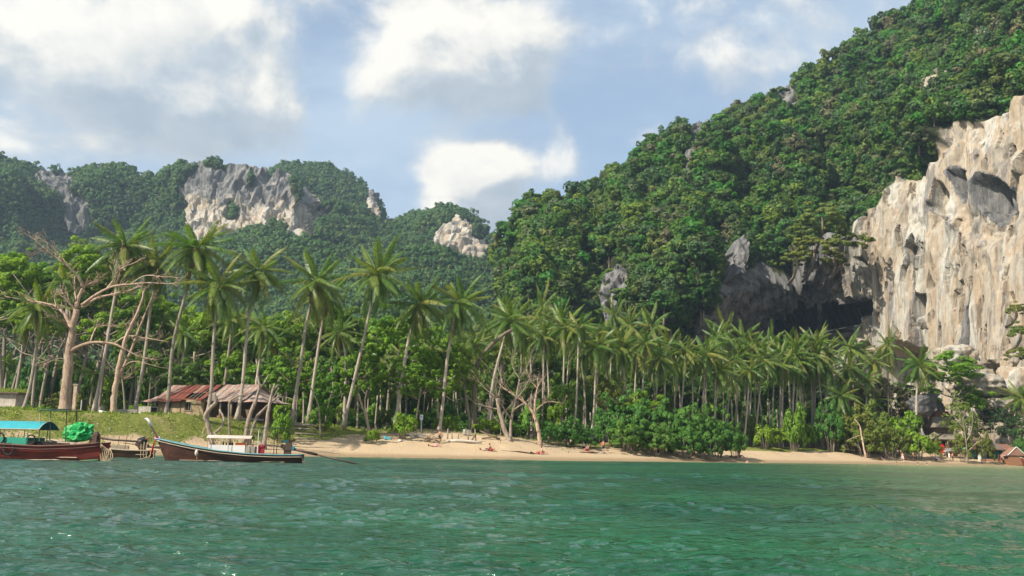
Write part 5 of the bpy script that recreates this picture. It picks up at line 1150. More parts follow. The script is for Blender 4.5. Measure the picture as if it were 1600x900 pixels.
for s_ in (-1, 1):
    MB().tube([(4.1, s_ * 1.15, 2.07), (10.5, s_ * 1.15, 2.07)], .03, 5).build('canopy_rail', palew, T)
    for x in (4.9, 6.6, 8.4, 10.2): MB().tube([(x, s_ * 1.05, .9), (x, s_ * 1.12, 2.1)], .03, 5).build('canopy_pole', tealg if x < 5 else woodl, T)
    MB().box((7.6, s_ * 1.02, 1.28), (5.2, .04, .5)).build('side_panel', tealg, T)
for x, y, z_, r_ in ((6.9, 1.14, 1.45, .36), (6.1, 1.19, .75, .36), (4.7, 1.0, 1.4, .30)): MB().tube(ring((x, y, z_), r_), .05, 6).build('tyre_fender', rubber, T, True)
MB().box((4.1, 0, 1.1), (2.4, 1.3, .4)).build('dark_cabin', dark, T)
sr = MB().box((3.55, 0, 3.35), (2.6, 1.5, .04)).box((3.55, 0, 3.45), (1.6, 1.2, .03)).build('sunshade', paint('dark_green_tarp', (0.03, 0.09, 0.08), .3), T)
for x, y in ((4.5, .6), (4.5, -.6), (2.6, .6), (2.6, -.6)): MB().tube([(x - .15, y, 1.0), (x, y, 3.35)], .035, 6).build('sunshade_pole', palew if x > 4 else metal, T)
MB().tube([(4.4, .9, 1.9), (3.3, .9, 1.25)], .02, 5).build('brace', woodl, T); MB().box((1.9, .1, 1.25), (2.2, 1.2, .08)).build('stern_deck', palew, T)
tp = MB(); me_ = None
bm = bmesh.new(); bmesh.ops.create_icosphere(bm, subdivisions=4, radius=1.0)
co = np.array([v.co[:] for v in bm.verts]); dsp = 1 + .26 * fbm(co * 1.5 + 3, 3) + .16 * (1 - 2 * np.abs(fbm(co * 2.6 + 9, 3))) + .05 * fbm(co * 9, 2)
for v, q in zip(bm.verts, dsp):
    v.co = v.co * float(q); v.co.x *= .95; v.co.y *= .6; v.co.z *= .66
    if v.co.z < -.35: v.co.z = -.35 + (v.co.z + .35) * .4; v.co.x *= 1.12
me = bpy.data.meshes.new('green_sheet'); bm.to_mesh(me); bm.free(); me.materials.append(paint('green_sheet', (0.012, 0.27, 0.05), .35, 2, .5, (0.02, 0.34, 0.10)))
o = link('green_sheet', me, T); o.location = (1.75, .15, 1.85); o.rotation_euler = (0, R(8), 0)
MB().box((.75, 0, 1.5), (.5, .5, .5)).ball((.7, 0, 1.75), .28).build('engine', metal, T); s2 = MB().tube([(.5, 0, 1.62), (-.6, 0, 1.5), (-2.4, 0, 1.42)], [.09, .07, .06], 7).build('propeller_shaft', metal, T, True); MB().tube([(-2.35, 0, 1.42), (-2.55, 0, 1.40)], .12, 7).build('propeller', metal, s2)
for k in range(5): a = k * .3; MB().tube(smooth_path([(.3 - a * .3, .25 + .1 * k, 1.2), (.05 - a * .5, .45, .75), (-.1 - a * .35, .5 + .04 * k, .1), (-.3 - a * .5, .5, .35), (-.2 - a * .3, .3, .9)], 3), .024, 5).build('rope', rope_m, T, True)
MB().tube([(4.8, 1.45, .05), (2.6, 1.5, .12), (1.2, 1.5, .02)], .05, 6).build('floating_pole', palew, T)

# dark middle boat
T = thing('longtail_boat', 'low dark long-tail boat with bare black engine, moored between the other two', 'boat', (81 * (254 - 800) / FOC, 81.0, 0), R(180) + R(2))
shC = ([0, 2, 5, 8], [.62, .62, .8, 1.3]); me, st = hull_mesh(8.5, 1.6, shC, hullmat('hull_dark', (0.14, 0.06, 0.03), (0.05, 0.03, 0.02))); link('hull', me, T)
for s_ in (-1, 1): rail(st, s_, .01, .05).build('gunwale', palew, T, True)
MB().box((3, 0, .3), (5, 1.1, .05)).build('floorboard', palew, T); MB().box((3.0, -.2, .75), (1.9, .06, .5)).build('cabin_box', woodl, T)
for x, y in ((4.0, .5), (2.2, .5), (3.1, -.4)): MB().tube([(x, y, .4), (x - .15, y, 1.75)], .03, 5).build('pole', paint('rusty_pole', (0.3, 0.13, 0.06), .3), T)
engine(T, .95, .75, metal, (-4.1, 0, .62)); MB().ball((1.0, 0, 1.35), (.42, .34, .34), 10, 8, .15, 4).build('engine_cover', rubber, T)
for k in range(3): MB().tube(smooth_path([(.9 - k * .25, .55, 1.3), (.8 - k * .2, .75, .6), (.75 - k * .25, .75, .02), (.4 - k * .3, .7, .1), (.35 - k * .25, .5, .6)], 3), .024, 5).build('rope', rope_m, T, True)
# boat at the right edge
T = thing('longtail_boat', 'small dark red boat drawn up at the waterline, cut by the photo edge', 'boat', (186 * (1660 - 800) / FOC, 186.0, .05), R(180))
shD = ([0, 4, 7, 8.5], [.6, .6, 1.0, 1.6]); me, st = hull_mesh(8.5, 1.7, shD, hullmat('hull_red', (0.28, 0.04, 0.03), (0.08, 0.03, 0.02))); link('hull', me, T)
for s_ in (-1, 1): rail(st, s_, .01, .06).build('gunwale', palew, T, True)
MB().box((3.5, 0, .8), (2.5, .9, .4)).build('cabin_box', paint('red_box', (0.4, 0.05, 0.04), .3), T)

# ------------------------------------------------------------------ people
skin_a = paint('skin_tan', (0.42, 0.22, 0.14), .1, 8, .6); skin_b = paint('skin_light', (0.56, 0.33, 0.24), .1, 8, .6); hair_a = paint('hair_dark', (0.03, 0.02, 0.015), .3, 9, .7); hair_b = paint('hair_fair', (0.35, 0.22, 0.10), .3, 9, .7)
def body_mesh(J, mat):
    """one continuous skinned body from a joint skeleton"""
    names = ['pelvis', 'belly', 'chest', 'neck', 'head0', 'head1', 'shL', 'elL', 'wrL', 'haL', 'shR', 'elR', 'wrR', 'haR', 'hiL', 'knL', 'anL', 'toL', 'hiR', 'knR', 'anR', 'toR']
    rad = dict(pelvis=.15, belly=.13, chest=.15, neck=.06, head0=.085, head1=.095, sh=.065, el=.045, wr=.03, ha=.035, hi=.095, kn=.06, an=.04, to=.035)
    E = [('pelvis', 'belly'), ('belly', 'chest'), ('chest', 'neck'), ('neck', 'head0'), ('head0', 'head1')]
    for s in 'LR': E += [('chest', 'sh' + s), ('sh' + s, 'el' + s), ('el' + s, 'wr' + s), ('wr' + s, 'ha' + s), ('pelvis', 'hi' + s), ('hi' + s, 'kn' + s), ('kn' + s, 'an' + s), ('an' + s, 'to' + s)]
    V = [J[n_] for n_ in names]; ed = [(names.index(a), names.index(b_)) for a, b_ in E]
    R_ = [rad.get(n_, rad.get(n_[:2], .05)) for n_ in names]
    for s in 'LR':
        h = Vector(J['ha' + s]); w_ = Vector(J['wr' + s]); d = (h - w_).normalized(); sd = d.cross(Vector((0, 1, .3))).normalized(); hi_ = names.index('ha' + s)
        for k in range(4):
            V.append(tuple(h + d * (.075 - .008 * abs(k - 1)) + sd * (k - 1.5) * .022)); R_.append(.010); ed.append((hi_, len(V) - 1))
        V.append(tuple(h + d * .01 + sd * -.06)); R_.append(.011); ed.append((hi_, len(V) - 1))
    me = bpy.data.meshes.new('body'); me.from_pydata(V, ed, []); o = bpy.data.objects.new('tmp', me); COL.objects.link(o)
    o.modifiers.new('s', 'SKIN'); 
    for i, r_ in enumerate(R_): me.skin_vertices[0].data[i].radius = (r_, r_ * (.8 if i < 3 else 1))
    me.skin_vertices[0].data[0].use_root = True; sb = o.modifiers.new('b', 'SUBSURF'); sb.levels = 1
    dg = bpy.context.evaluated_depsgraph_get(); m2 = bpy.data.meshes.new_from_object(o.evaluated_get(dg)); bpy.data.objects.remove(o); m2.materials.clear(); m2.materials.append(mat); m2.name = 'body'; return m2
def pose(kind):
    J = dict(pelvis=(0, 0, .95), belly=(0, 0, 1.1), chest=(0, 0, 1.33), neck=(0, -.01, 1.5), head0=(0, -.02, 1.6), head1=(0, -.01, 1.69), shL=(.19, 0, 1.42), elL=(.25, .02, 1.14), wrL=(.26, -.06, .90), haL=(.26, -.08, .83),
             shR=(-.19, 0, 1.42), elR=(-.25, .02, 1.14), wrR=(-.26, -.06, .90), haR=(-.26, -.08, .83), hiL=(.10, 0, .88), knL=(.12, -.02, .5), anL=(.12, .02, .08), toL=(.13, -.15, .04), hiR=(-.10, 0, .88), knR=(-.12, -.02, .5), anR=(-.12, .02, .08), toR=(-.13, -.15, .04))
    if kind == 'walk': J.update(knL=(.11, -.16, .52), anL=(.11, -.22, .10), toL=(.11, -.38, .07), knR=(-.11, .06, .5), anR=(-.11, .26, .12), toR=(-.11, .14, .04), wrL=(.25, .10, .93), haL=(.25, .12, .86), wrR=(-.25, -.2, .96), haR=(-.25, -.26, .9))
    if kind == 'sit':
        for k in J: J[k] = (J[k][0], J[k][1] + (J[k][2] - .95) * .15, J[k][2] - .82)
        J.update(hiL=(.1, 0, .10), hiR=(-.1, 0, .10), knL=(.14, -.42, .38), knR=(-.14, -.42, .36), anL=(.12, -.72, .07), anR=(-.12, -.70, .07), toL=(.12, -.86, .06), toR=(-.12, -.84, .06), elL=(.26, -.05, .34), wrL=(.18, -.28, .38), haL=(.15, -.34, .39), elR=(-.26, .14, .32), wrR=(-.27, .28, .08), haR=(-.27, .32, .04))
    if kind == 'lie':
        for k in J: x, y, z = J[k]; J[k] = (x, (z - .95), .12 + (-y) * .4)
        J.update(wrR=(-.2, .05, .06), haR=(-.2, -.02, .05), knL=(.13, -.42, .36), anL=(.12, -.66, .06), toL=(.12, -.8, .05), knR=(-.13, -.42, .12), anR=(-.12, -.85, .08), toR=(-.12, -.9, .18), head0=(0, .68, .16), head1=(0, .77, .19))
    return J
BODY = {}
def person(px, Y, kind, top, bottom, label, rz=0.0, z=None, sk=0, hr=0, sc=1.0):
    key = (kind, sk); J = pose(kind)
    if key not in BODY: BODY[key] = body_mesh(J, [skin_a, skin_b][sk])
    b = gp(px, Y); 
    if z is not None: b.z = z
    T = thing('person', label, 'person', b, rz, None, sc); link('body', BODY[key], T)
    h0 = Vector(J['head0']); h1 = Vector(J['head1']); up = (h1 - h0).normalized(); fw = Vector((0, -1, 0)) if kind != 'lie' else Vector((0, 0, 1))
    MB().ball(h1 + up * .02 - fw * .02, (.105, .115, .11), 9, 7).build('hair', [hair_a, hair_b][hr], T, True)
    fc = MB(); fc.ball(h0 + up * .04 + fw * .10, (.015, .02, .022), 6, 4); fc.build('nose', [skin_a, skin_b][sk], T)
    if top:
        mb = MB(); mb.tube([Vector(J['belly']) - (Vector(J['chest']) - Vector(J['belly'])).normalized() * .1, J['belly'], J['chest'], Vector(J['neck']) - up * .04], [.175, .165, .20, .09], 10, ry=.8)
        for s in 'LR': mb.tube([J['sh' + s], Vector(J['sh' + s]).lerp(Vector(J['el' + s]), .6)], [.085, .07], 7)
        mb.build('shirt', top, T, True)
    if bottom:
        mb = MB(); mb.tube([Vector(J['belly']), J['pelvis'], Vector(J['pelvis']).lerp((Vector(J['hiL']) + Vector(J['hiR'])) / 2, .9)], [.16, .18, .165], 10, ry=.85)
        for s in 'LR': mb.tube([J['hi' + s], Vector(J['hi' + s]).lerp(Vector(J['kn' + s]), .7)], [.115, .10], 8)
        mb.build('shorts', bottom, T, True)
    return T
def cloth(n_, c): return paint(n_, c, .1, 5, .8)
cr, cb_, cw, ck, co_, cp = cloth('cloth_red', (0.36, 0.05, 0.04)), cloth('cloth_blue', (0.06, 0.12, 0.4)), cloth('cloth_white', (0.7, 0.7, 0.68)), cloth('cloth_black', (0.03, 0.03, 0.035)), cloth('cloth_orange', (0.6, 0.19, 0.12)), cloth('cloth_pink', (0.7, 0.3, 0.35))
sy = lambda px, off: float(np.interp(px, W_PX, W_Y)) + off
person(946, sy(946, 9), 'stand', co_, ck, 'standing bather in an orange top and dark shorts beside the round bush', R(20))
person(922, sy(922, 10), 'sit', None, cr, 'bather in red sitting on a towel at the foot of the round bush', R(-60))
person(916, sy(916, 11.5), 'sit', cw, ck, 'bather in white sitting at the back of the red towel', R(40), sk=1, hr=1)
person(693, sy(693, 9.5), 'walk', None, ck, 'bare chested bather walking past the driftwood pile', R(150))
person(686, sy(686, 7.5), 'lie', None, cp, 'bather in pink lying on the sand below the driftwood pile', R(80))
person(772, sy(772, 6), 'sit', None, cr, 'sunbather in red sitting alone on the sand below the bare thicket', R(70)); person(766, sy(766, 6.3), 'lie', None, ck, 'sunbather lying flat beside the one sitting in red', R(90), sk=1)
person(844, sy(844, 5), 'lie', None, cr, 'left one of two red clad sunbathers lying by the curved trunk', R(85)); person(852, sy(852, 5.2), 'sit', None, cr, 'right one of two red clad sunbathers, propped up, by the curved trunk', R(95), sk=1)
person(1083, sy(1083, 9), 'sit', cb_, ck, 'bather in blue sitting in the shade right of the green towel', R(120)); person(1032, sy(1032, 10), 'sit', cr, ck, 'bather in red sitting in the shade left of the green towel', R(30))
person(1150, sy(1150, 7), 'lie', cp, ck, 'sunbather in pink lying past the long sand shadow', R(85)); person(1156, sy(1156, 7.2), 'sit', cp, ck, 'sunbather in pink sitting past the long sand shadow', R(60))
person(1168, sy(1168, -9), 'stand', None, cr, 'swimmer standing chest deep off the middle of the beach', 0, -1.25, 1); person(1192, sy(1192, -8), 'stand', None, ck, 'swimmer neck deep to the right of the chest deep one', 0, -1.4, 0, 1)
person(1398, sy(1398, -9), 'stand', None, ck, 'swimmer off the yellow green thicket, head and shoulders out', 0, -1.3); person(1431, sy(1431, -7), 'stand', None, ck, 'swimmer with dark hair in front of the thatched hut', 0, -1.35); person(1445, sy(1445, -7), 'stand', None, ck, 'farthest right swimmer, only the head out', 0, -1.45, 1)
person(1372, sy(1372, 9), 'lie', None, ck, 'sunbather lying on the yellow towel under the thicket', R(85)); person(1378, sy(1378, 10), 'sit', ck, cb_, 'sunbather in black sitting in the thicket shade', R(40))
person(1413, sy(1413, 8), 'sit', co_, co_, 'bather in orange sitting before the end of the thicket', R(60)); person(1408, sy(1408, 4), 'walk', None, cw, 'bather walking to the water before the orange one', R(0), sk=1)
person(1424, sy(1424, 6), 'walk', None, ck, 'bather strolling right of the orange sitting one', R(90)); person(1460, sy(1460, 9), 'sit', cb_, ck, 'dark clad bather sitting at the left of the white clad pair', R(30))
person(1480, sy(1480, 7), 'walk', cw, cw, 'walker all in white on the sand before the huts', R(90), sk=1); person(1485, sy(1485, 7.3), 'walk', co_, ck, 'walker with an orange top just right of the white clad one', R(95))
person(1556, sy(1556, 5), 'walk', None, cr, 'bather leaning forward before the teal hut', R(60)); person(1561, sy(1561, 6), 'walk', co_, ck, 'bather in orange between the teal hut and the water', R(100)); person(1572, sy(1572, 6), 'stand', cw, ck, 'bather in a white top beside the leaning palm foot', R(10)); person(1583, sy(1583, 5), 'stand', cr, cr, 'bather in red near the prow of the small red boat', R(200), sk=1)

# towels, umbrellas and things left on the sand
def towel(px, off, w_, l_, c, lab, rz=.3, name='towel'):
    b = gp(px, sy(px, off), .03); m_ = MB(); g = 6
    for i in range(g):
        x0 = -l_ / 2 + l_ * i / g; x1 = x0 + l_ / g; z0 = .03 * math.sin(i * 1.7); z1 = .03 * math.sin((i + 1) * 1.7)
        m_.add([(x0, -w_ / 2, z0), (x1, -w_ / 2, z1), (x1, w_ / 2, z1), (x0, w_ / 2, z0)], [(0, 1, 2, 3)]); m_.add([(x0, -w_ / 2, z0 - .02), (x1, -w_ / 2, z1 - .02), (x1, w_ / 2, z1 - .02), (x0, w_ / 2, z0 - .02)], [(3, 2, 1, 0)])
    o = m_.build(name, cloth('cloth_' + name, c), None, label=lab, category='towel'); o.location = b; o.rotation_euler.z = rz
towel(920, 9, 1.2, 2.4, (0.6, 0.08, 0.06), 'red towel spread under the bathers by the round bush'); towel(1365, 8, 1.2, 3.0, (0.7, 0.5, 0.08), 'yellow towel at the edge of the thicket shade'); towel(1548, 7, 1.5, 2.5, (0.05, 0.45, 0.3), 'green towel laid before the teal hut')
towel(810, 6.5, 1.0, 4.5, (0.5, 0.28, 0.18), 'long orange cloth on the sand below the bare thicket', .05); towel(940, 8.5, 1, 1.8, (0.6, 0.6, 0.62), 'white towel next to the standing orange topped bather')
b = gp(1052, sy(1052, 9)); T = thing('beach_towel', 'mint green towel hanging from a branch of the shrub thicket', 'towel', b); MB().tube([(0, 0, 1.7), (.05, 0, 1.2), (0, .03, .6), (-.1, 0, .1)], [.12, .28, .24, .1], 8, ry=.3).build('cloth', cloth('mint', (0.15, 0.65, 0.35)), T, True); MB().tube([(-.3, .1, 1.7), (.5, .1, 1.75)], .03, 5).build('stick', wood, T)
def umbrella(px, off, c, lab, h=2.0, r_=1.1):
    T = thing('beach_umbrella', lab, 'umbrella', gp(px, sy(px, off))); MB().tube([(0, 0, -.2), (0, 0, h)], .025, 6).build('pole', white, T)
    mb = MB(); n_ = 8
    for k in range(n_):
        a0, a1 = 2 * math.pi * k / n_, 2 * math.pi * (k + 1) / n_; p0 = (r_ * math.cos(a0), r_ * math.sin(a0), h - .42); p1 = (r_ * math.cos(a1), r_ * math.sin(a1), h - .42); q0 = tuple(x * .55 for x in p0[:2]) + (h - .14,); q1 = tuple(x * .55 for x in p1[:2]) + (h - .14,)
        mb.add([(0, 0, h), q0, q1], [(0, 1, 2)]); mb.add([q0, p0, p1, q1], [(0, 1, 2, 3)])
    mb.build('canopy', cloth('umbrella_cloth', c), T)
umbrella(1508, 12, (0.05, 0.45, 0.25), 'green umbrella beside the thin pale tree before the huts', 2.3); umbrella(927, 13, (0.12, 0.10, 0.14), 'dark umbrella standing under the round bush', 1.9, .8)
# sign
b = gp(664, sy(664, 17)); T = thing('signpost', 'white signpost with a small white board on the sand bank', 'sign', b); MB().box((0, 0, 1.0), (.12, .1, 2.4)).build('post', white, T); MB().box((0, -.07, 2.0), (.42, .05, .75)).build('board', paint('sign_blue_white', (0.62, 0.68, 0.76), .1), T); MB().box((.0, -.10, 2.1), (.3, .01, .12)).build('symbol', cloth('sign_blue', (0.3, 0.4, 0.6)), T)
def plank(px, off, size, rot, c, lab, lift=.2, name='plank'):
    o = MB().box((0, 0, 0), size).build(name, c, None, label=lab, category='plank'); o.location = gp(px, sy(px, off), lift); o.rotation_euler = [R(a) for a in rot]; return o
plank(649, 12, (.5, .06, 1.9), (20, -18, 0), white, 'white surfboard like plank leaning on the sand bank', .6); plank(664, 12, (.7, .1, .5), (10, 30, 20), white, 'small white box lid lying left of the driftwood pile', .25)
plank(735, 14, (.9, .9, .7), (0, 8, 20), conc, 'upturned white concrete ring on the bank behind the posts', .35, 'concrete_block')
for i, (px, h, ln) in enumerate([(705, 1.7, .05), (713, 1.3, -.2), (721, 1.2, .1), (737, 1.5, 0), (742, 1.1, .6), (749, 1.7, -.15), (787, 2.0, 0.02), (694, 1.0, .3)]):
    lab = ['tallest of the driftwood posts, at the left of the row', 'leaning short driftwood post, second in the row', 'thin post between the leaning one and the log', 'slim post behind the pale log', 'dark slab tilted to the right in the post row', 'pale post at the right end of the driftwood row', 'thin upright stick before the bare thicket', 'stub post by the walking bather'][i]
    T = thing('driftwood_post', lab, 'post', gp(px, sy(px, 10.5))); MB().tube([(0, 0, -.3), (ln * .4, .05, h * .5), (ln, 0, h)], [.12, .10, .06] if px != 787 else [.03, .03, .02], 7).build('post', woodl if i != 4 else wood, T, True)
T = thing('fallen_log', 'pale fallen log lying across the foot of the driftwood posts', 'log', gp(730, sy(730, 10))); MB().tube([(-2.2, 0, .2), (-.5, .2, .28), (1.2, 0, .2), (2.4, -.2, .12)], [.2, .22, .17, .08], 8).build('log', paint('bleached_wood', (0.5, 0.44, 0.36), .3, 3), T, True)
T = thing('fallen_log', 'thin dark fallen bough left of the bare thicket', 'log', gp(772, sy(772, 12))); MB().tube([(-1.5, 0, 1.2), (0, .2, .5), (1.2, 0, .15)], [.08, .12, .16], 7).build('log', wood, T, True); MB().tube([(-1.2, 0, .15), (.8, .2, .5), (1.5, 0, .9)], [.1, .08, .05], 6).build('branch', wood, T, True)
rr = random.Random(3); T = thing('driftwood_pile', 'heap of brown driftwood and roots left of the walking bather', 'driftwood', gp(678, sy(678, 10)))
for i in range(26): a = rr.uniform(0, 6.28); c = Vector((rr.uniform(-.9, .9), rr.uniform(-.5, .5), rr.uniform(.1, .7))); d = Vector((math.cos(a), math.sin(a), rr.uniform(-.4, .5))) * rr.uniform(.4, 1); MB().tube([c - d, c + Vector((0, 0, .08)), c + d], [.03, .06, .03], 5).build('stick', rr.choice([wood, woodl, M['dead_bark']]), T, True)
plank(612, 10.5, (.8, .5, .35), (5, 10, 20), cloth('cyan_bag', (0.15, 0.5, 0.6)), 'small cyan crate left on the sand below the bushes', .2, 'crate'); plank(634, 10, (.7, .5, .15), (0, 4, 50), white, 'flat white litter sheet right of the cyan crate', .1, 'litter')
# log steps on the bank
for i in range(6):
    o = MB().tube([(-2.2, 0, 0), (0, .05, .03), (2.2 + .3 * (i % 2), 0, 0)], [.10, .12, .09], 7).build('log_step', woodl, None, True, label=['lowest', 'second', 'third', 'fourth', 'fifth', 'topmost'][i] + ' log of the steps dug in the sandy bank', category='log', group='logs of the bank steps'); o.location = gp(476 - i * 2.0, sy(476, 9.5 + i * 1.15), .08); o.rotation_euler.z = .05 * (i % 3)
T = thing('fallen_log', 'long grey fallen trunk lying down the bank right of the log steps', 'log', gp(483, sy(483, 15))); MB().tube([(-2.6, 1, .5), (-.5, 0, .25), (1.6, -1.5, .1)], [.1, .14, .16], 7).build('log', woodl, T, True)
T = thing('tree_stump', 'stubby pale stump with spreading roots at the foot of the bank', 'stump', gp(594, sy(594, 13))); mb = MB().tube([(0, 0, -.2), (.05, 0, .6), (-.1, 0, 1.4)], [.32, .2, .12], 8)
for a in range(6): mb.tube([(0, 0, .25), (math.cos(a) * .5, math.sin(a) * .5, .05), (math.cos(a) * 1.0, math.sin(a) * .9, -.15)], [.1, .07, .03], 5)
mb.build('trunk', M['dead_bark'], T, True)
# concrete culvert box, wall, pipe, plinth on the left bank
for a in [(240, 118, (2.3, 1.0, .95), (0, 0, -35), conc, 'grey concrete culvert box lying on the grass above the white prow', 'culvert_box'), (206, 119, (2.8, .5, .75), (0, 0, 3), conc, 'long weathered concrete block half sunk in the grass', 'concrete_block'),
          (168, 118, (.5, .5, 1.0), (0, 3, 0), conc, 'short upright concrete block left of the forked dead trunk', 'concrete_block')]:
    x = MB().box((0, 0, 0), a[2]).build('block', a[4], thing(a[6], a[5], 'block', gp(a[0], a[1], a[2][2] * .42), R(a[3][2])))
    if 'culvert' in a[5]: MB().box((a[2][0] / 2 + .003, 0, 0), (.02, .75, .7)).build('opening', dark, x.parent)
T = thing('pvc_pipe', 'short white drain pipe sticking out of the left bank', 'pipe', gp(171, 113, .15), R(-30)); MB().tube([(-.6, 0, .18), (.6, 0, 0)], .2, 12).build('pipe', white, T, True); MB().tube([(.59, 0, .002), (.612, 0, 0)], .16, 12).build('opening', dark, T)
T = thing('timber_post', 'squared wooden post standing on the bank behind the green sheet', 'post', gp(125, 112)); MB().box((0, 0, 1.4), (.35, .3, 3.4)).build('post', M['dead_bark'], T); MB().box((0, 0, 3.15), (.5, .4, .2)).build('cap', woodl, T)
for px in (112, 125, 136):
    T = thing('fence_pipe', {112: 'leftmost of three thin white pipes on the bank', 125: 'middle one of three thin white pipes on the bank', 136: 'rightmost of three thin white pipes on the bank'}[px], 'pipe', gp(px, 124)); MB().tube([(0, 0, -.2), (0, 0, 1.9)], .06, 6).build('pipe', white, T)
# scattered shells and leaves at the grass edge
rs = np.random.RandomState(21); mb = MB()
for i in range(420):
    px = rs.uniform(60, 880); off = float(np.interp(px, *WS)) + rs.normal(-.8, 1.3); c = gp(px, sy(px, off), .02); s_ = rs.uniform(.03, .12); mb.box(c, (s_ * 1.6, s_, s_ * .5), Euler((rs.rand(), rs.rand(), rs.rand() * 3)).to_matrix())
mb.build('beach_litter', paint('litter', (0.34, 0.24, 0.15), .5, 3, .9, (0.6, 0.55, 0.48)), kind='stuff', label='bits of coral, husks and driftwood along the top of the sand', category='litter')

# ------------------------------------------------------------------ rocks at the cliff foot
def boulder(px, py, Y, sx, sy_, sz_, seed, label, ton=.7):
    bm = bmesh.new(); bmesh.ops.create_icosphere(bm, subdivisions=5, radius=1.0); co = np.array([v.co[:] for v in bm.verts]); co /= np.maximum(np.abs(co).max(1, keepdims=True) ** .5, .5)
    q = co * np.array([sx, sy_, sz_]); d = 1 + .16 * fbm(co * 1.3 + seed, 4, .6) - .12 * np.abs(fbm(co * 2.6 + seed, 3)); q = q * d[:, None]
    F = np.array([[v.index for v in f.verts] for f in bm.faces]); bm.free()
    me = mesh_np('boulder', q, F, M['rock'], True, {'ton': np.full(len(q), ton), 'veg': np.zeros(len(q))}); o = link('boulder', me, label=label, category='rock'); o.location = at(px, py, Y); return o
boulder(1522, 602, 214, 5.5, 5, 2.8, 1, 'big pale undercut boulder below the bright cliff at the right', .9); boulder(1440, 632, 205, 2.8, 2.5, 2.4, 2, 'grey rounded rock under the spreading green tree', .2)
boulder(1556, 640, 212, 4.2, 4, 2.6, 3, 'cream sloping rock above the beach huts', .8); boulder(1460, 655, 212, 2.6, 2, 4.2, 4, 'dark fissured rock between the grey rock and the thatched hut', .0); boulder(1497, 560, 236, 5, 4, 3, 5, 'pinkish ledge of rock seen through the spreading tree', .9); boulder(1590, 610, 215, 4, 4, 5, 6, 'pale rock face behind the leaning palm at the photo edge', .8)

# ------------------------------------------------------------------ beach huts at the right
thatch = paint('thatch', (0.26, 0.22, 0.17), .4, 5, .95, (0.15, 0.13, 0.10), (3, 3, .6)); brownr = paint('brown_roof', (0.24, 0.11, 0.08), .3, 3, .9)
def hip_roof(T, cx, cy, z0, w_, d_, h, mat, nm='roof', ridge=.4):
    mb = MB(); a = w_ / 2; b_ = d_ / 2; r_ = w_ * ridge / 2
    mb.add([(cx - a, cy - b_, z0), (cx + a, cy - b_, z0), (cx + a, cy + b_, z0), (cx - a, cy + b_, z0), (cx - r_, cy, z0 + h), (cx + r_, cy, z0 + h)], [(0, 1, 5, 4), (1, 2, 5), (2, 3, 4, 5), (3, 0, 4), (3, 2, 1, 0)]); return mb.build(nm, mat, T)
T = thing('thatched_hut', 'two tiered thatched beach hut right of the green thicket', 'hut', gp(1473, 204)); MB().box((0, 1, 1.5), (4.5, 4, 3)).build('wall', wood, T); hip_roof(T, 0, 1, 2.6, 6.4, 6, 1.8, thatch); hip_roof(T, .2, 1.5, 5.0, 5.2, 5, 2.2, thatch, 'upper_roof', .7); MB().box((.2, 1.5, 4.4), (3.6, 3, 1.6)).build('upper_wall', wood, T); hip_roof(T, 1.4, 4, 6.9, 4.0, 4, 1.6, brownr, 'back_roof', .7)
MB().box((-.6, -1.03, 1.3), (1.0, .06, 1.9)).build('door', dark, T)
for x in (-2.6, 0, 2.6): MB().tube([(x, -1.7, -.3), (x, -1.7, 2.9)], .1, 6).build('post', woodl, T)
T = thing('beach_hut', 'teal walled beach hut with white pillars and low dark roof', 'hut', gp(1553, 196)); MB().box((0, 2, 1.3), (6.6, 3, 2.8)).build('wall', paint('teal_wall', (0.03, 0.16, 0.15), .2), T); MB().box((3.0, .4, 1.3), (2.2, .5, 2.4)).build('wall', paint('blue_wall', (0.10, 0.34, 0.5), .2), T)
for x in (-3.3, 1.5, 4.1): MB().box((x, 0, 1.2), (.45, .45, 2.8)).build('pillar', white, T)
rf = MB(); rf.box((-.2, 1.6, 2.95), (8.6, 4.6, .15), Euler((R(14), 0, 0)).to_matrix()); rf.build('roof', brownr, T); gb = MB(); gb.add([(-3.6, -.5, 2.5), (1.6, -.5, 2.5), (-1, -.5, 4.1), (-3.6, 2, 2.5), (1.6, 2, 2.5), (-1, 2, 4.1)], [(0, 1, 2), (5, 4, 3), (0, 2, 5, 3), (2, 1, 4, 5), (0, 3, 4, 1)]); gb.build('gable_roof', thatch, T)
MB().box((-1, -.1, .3), (4.6, .5, .6)).build('counter', paint('brick_wall', (0.4, 0.2, 0.12), .3), T); MB().box((-1, .49, 1.5), (1.4, .05, 1.3)).build('doorway', dark, T)
T = thing('beach_hut', 'long dark roofed shelter behind the thin pale tree, open at the front', 'hut', gp(1524, 200)); MB().box((0, 3, 1.4), (4, .2, 3)).build('wall', wood, T); MB().box((0, 1.5, 3.2), (6, 4.4, .15), Euler((R(10), R(-9), 0)).to_matrix()).build('roof', wood, T)
for x in (-2, 0, 1.8): MB().box((x, 0, 1.3), (.2, .2, 3)).build('post', wood, T)
T = thing('kiosk', 'small orange brown wooden kiosk with a pointed white edged roof', 'kiosk', gp(1582, 192)); MB().box((0, 1, .9), (2.6, 2, 1.8)).build('wall', paint('orange_wood', (0.30, 0.15, 0.08), .3), T); k_ = MB(); k_.add([(-1.9, -.2, 1.9), (1.7, -.2, 1.9), (0.2, -.2, 3.5), (-1.9, 2.2, 1.9), (1.7, 2.2, 1.9), (.2, 2.2, 3.5)], [(0, 1, 2), (5, 4, 3), (0, 2, 5, 3), (2, 1, 4, 5), (0, 3, 4, 1)]); k_.build('roof', paint('tile_roof', (0.30, 0.16, 0.11), .3), T)
for s_ in (-1, 1): MB().tube([(.2, -.25, 3.55), (.2 + s_ * 1.8, -.25, 1.9)], .08, 5).build('barge_board', white, T)
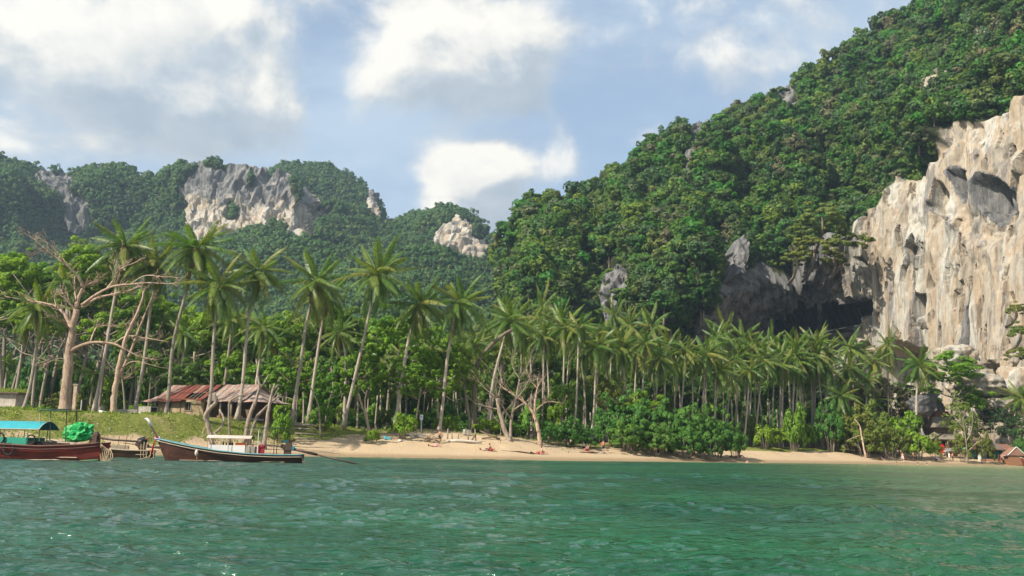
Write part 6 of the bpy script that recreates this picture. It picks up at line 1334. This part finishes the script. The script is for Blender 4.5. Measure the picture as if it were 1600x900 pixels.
T = thing('kiosk', 'dark roofed stall at the photo edge right of the orange kiosk', 'kiosk', gp(1604, 196)); MB().box((0, 1, 1), (3, 2, 2)).build('wall', paint('red_wall', (0.16, 0.07, 0.05), .3), T); hip_roof(T, 0, 1, 2, 4, 3.4, 1.2, wood)
T = thing('stall_banner', 'bright red cloth banner hanging before the thatched hut', 'banner', gp(1469, 196)); MB().box((0, 0, 1.3), (1.1, .06, 1.3)).box((0, 0, 2.1), (.8, .06, .3)).build('cloth', redc, T)
for s_ in (-1, 1): MB().tube([(s_ * .85, 0, -.2), (s_ * .85, 0, 2.6)], .05, 5).build('post', woodl, T)
T = thing('parasol_sheet', 'grey tarpaulin slung low over gear right of the red banner', 'tarpaulin', gp(1488, 196)); tpn = MB(); g = 8
for i in range(g):
    x0 = -2.2 + 4.4 * i / g; x1 = x0 + 4.4 / g; f = lambda x: 1.9 - .3 * (x / 2.2) ** 2 + .1 * math.sin(x * 3); tpn.add([(x0, -.8, f(x0) - .5), (x1, -.8, f(x1) - .5), (x1, 1.2, f(x1)), (x0, 1.2, f(x0))], [(0, 1, 2, 3)]); tpn.add([(x0, -.8, f(x0) - .52), (x1, -.8, f(x1) - .52), (x1, 1.2, f(x1) - .02), (x0, 1.2, f(x0) - .02)], [(3, 2, 1, 0)])
tpn.build('sheet', paint('grey_tarp', (0.3, 0.31, 0.3), .3), T, True)
for x in (-2, 2): MB().tube([(x, 1.2, -.2), (x, 1.2, 1.7)], .04, 5).build('pole', woodl, T); MB().tube([(x, -.8, -.2), (x, -.8, 1.1)], .04, 5).build('pole', woodl, T)
MB().box((-.5, .3, .4), (2.2, 1, .8)).build('crate', wood, T)
for a in [(1500, 668, 706, 190, 34, 'olive bush in front of the grey tarpaulin'), (1533, 676, 706, 191, 26, 'low bush between the dark shelter and the teal hut'), (1455, 680, 708, 190, 26, 'small bush in front of the thatched hut'), (1592, 676, 702, 194, 30, 'bush pressed against the brown kiosk')]:
    shrub(a[0], a[1], a[2], a[3], a[4], SO if a[0] < 1540 else SH, a[5])
# ------------------------------------------------------------------ haze: the air between here and the far ridge
hz = MB(); hz.box((0, 560, 205), (2400, 1300, 424)); hm, t, o = new_mat('haze')
pv = t.node('ShaderNodeVolumePrincipled'); pv.inputs['Color'].default_value = (0.62, 0.80, 1.0, 1); pv.inputs['Density'].default_value = 0.00017; pv.inputs['Anisotropy'].default_value = 0.3
t.l.new(pv.outputs[0], o.inputs['Volume'])
h = hz.build('haze', hm, kind='stuff', label='thin bluish sea air between the beach and the far cliffs', category='haze')
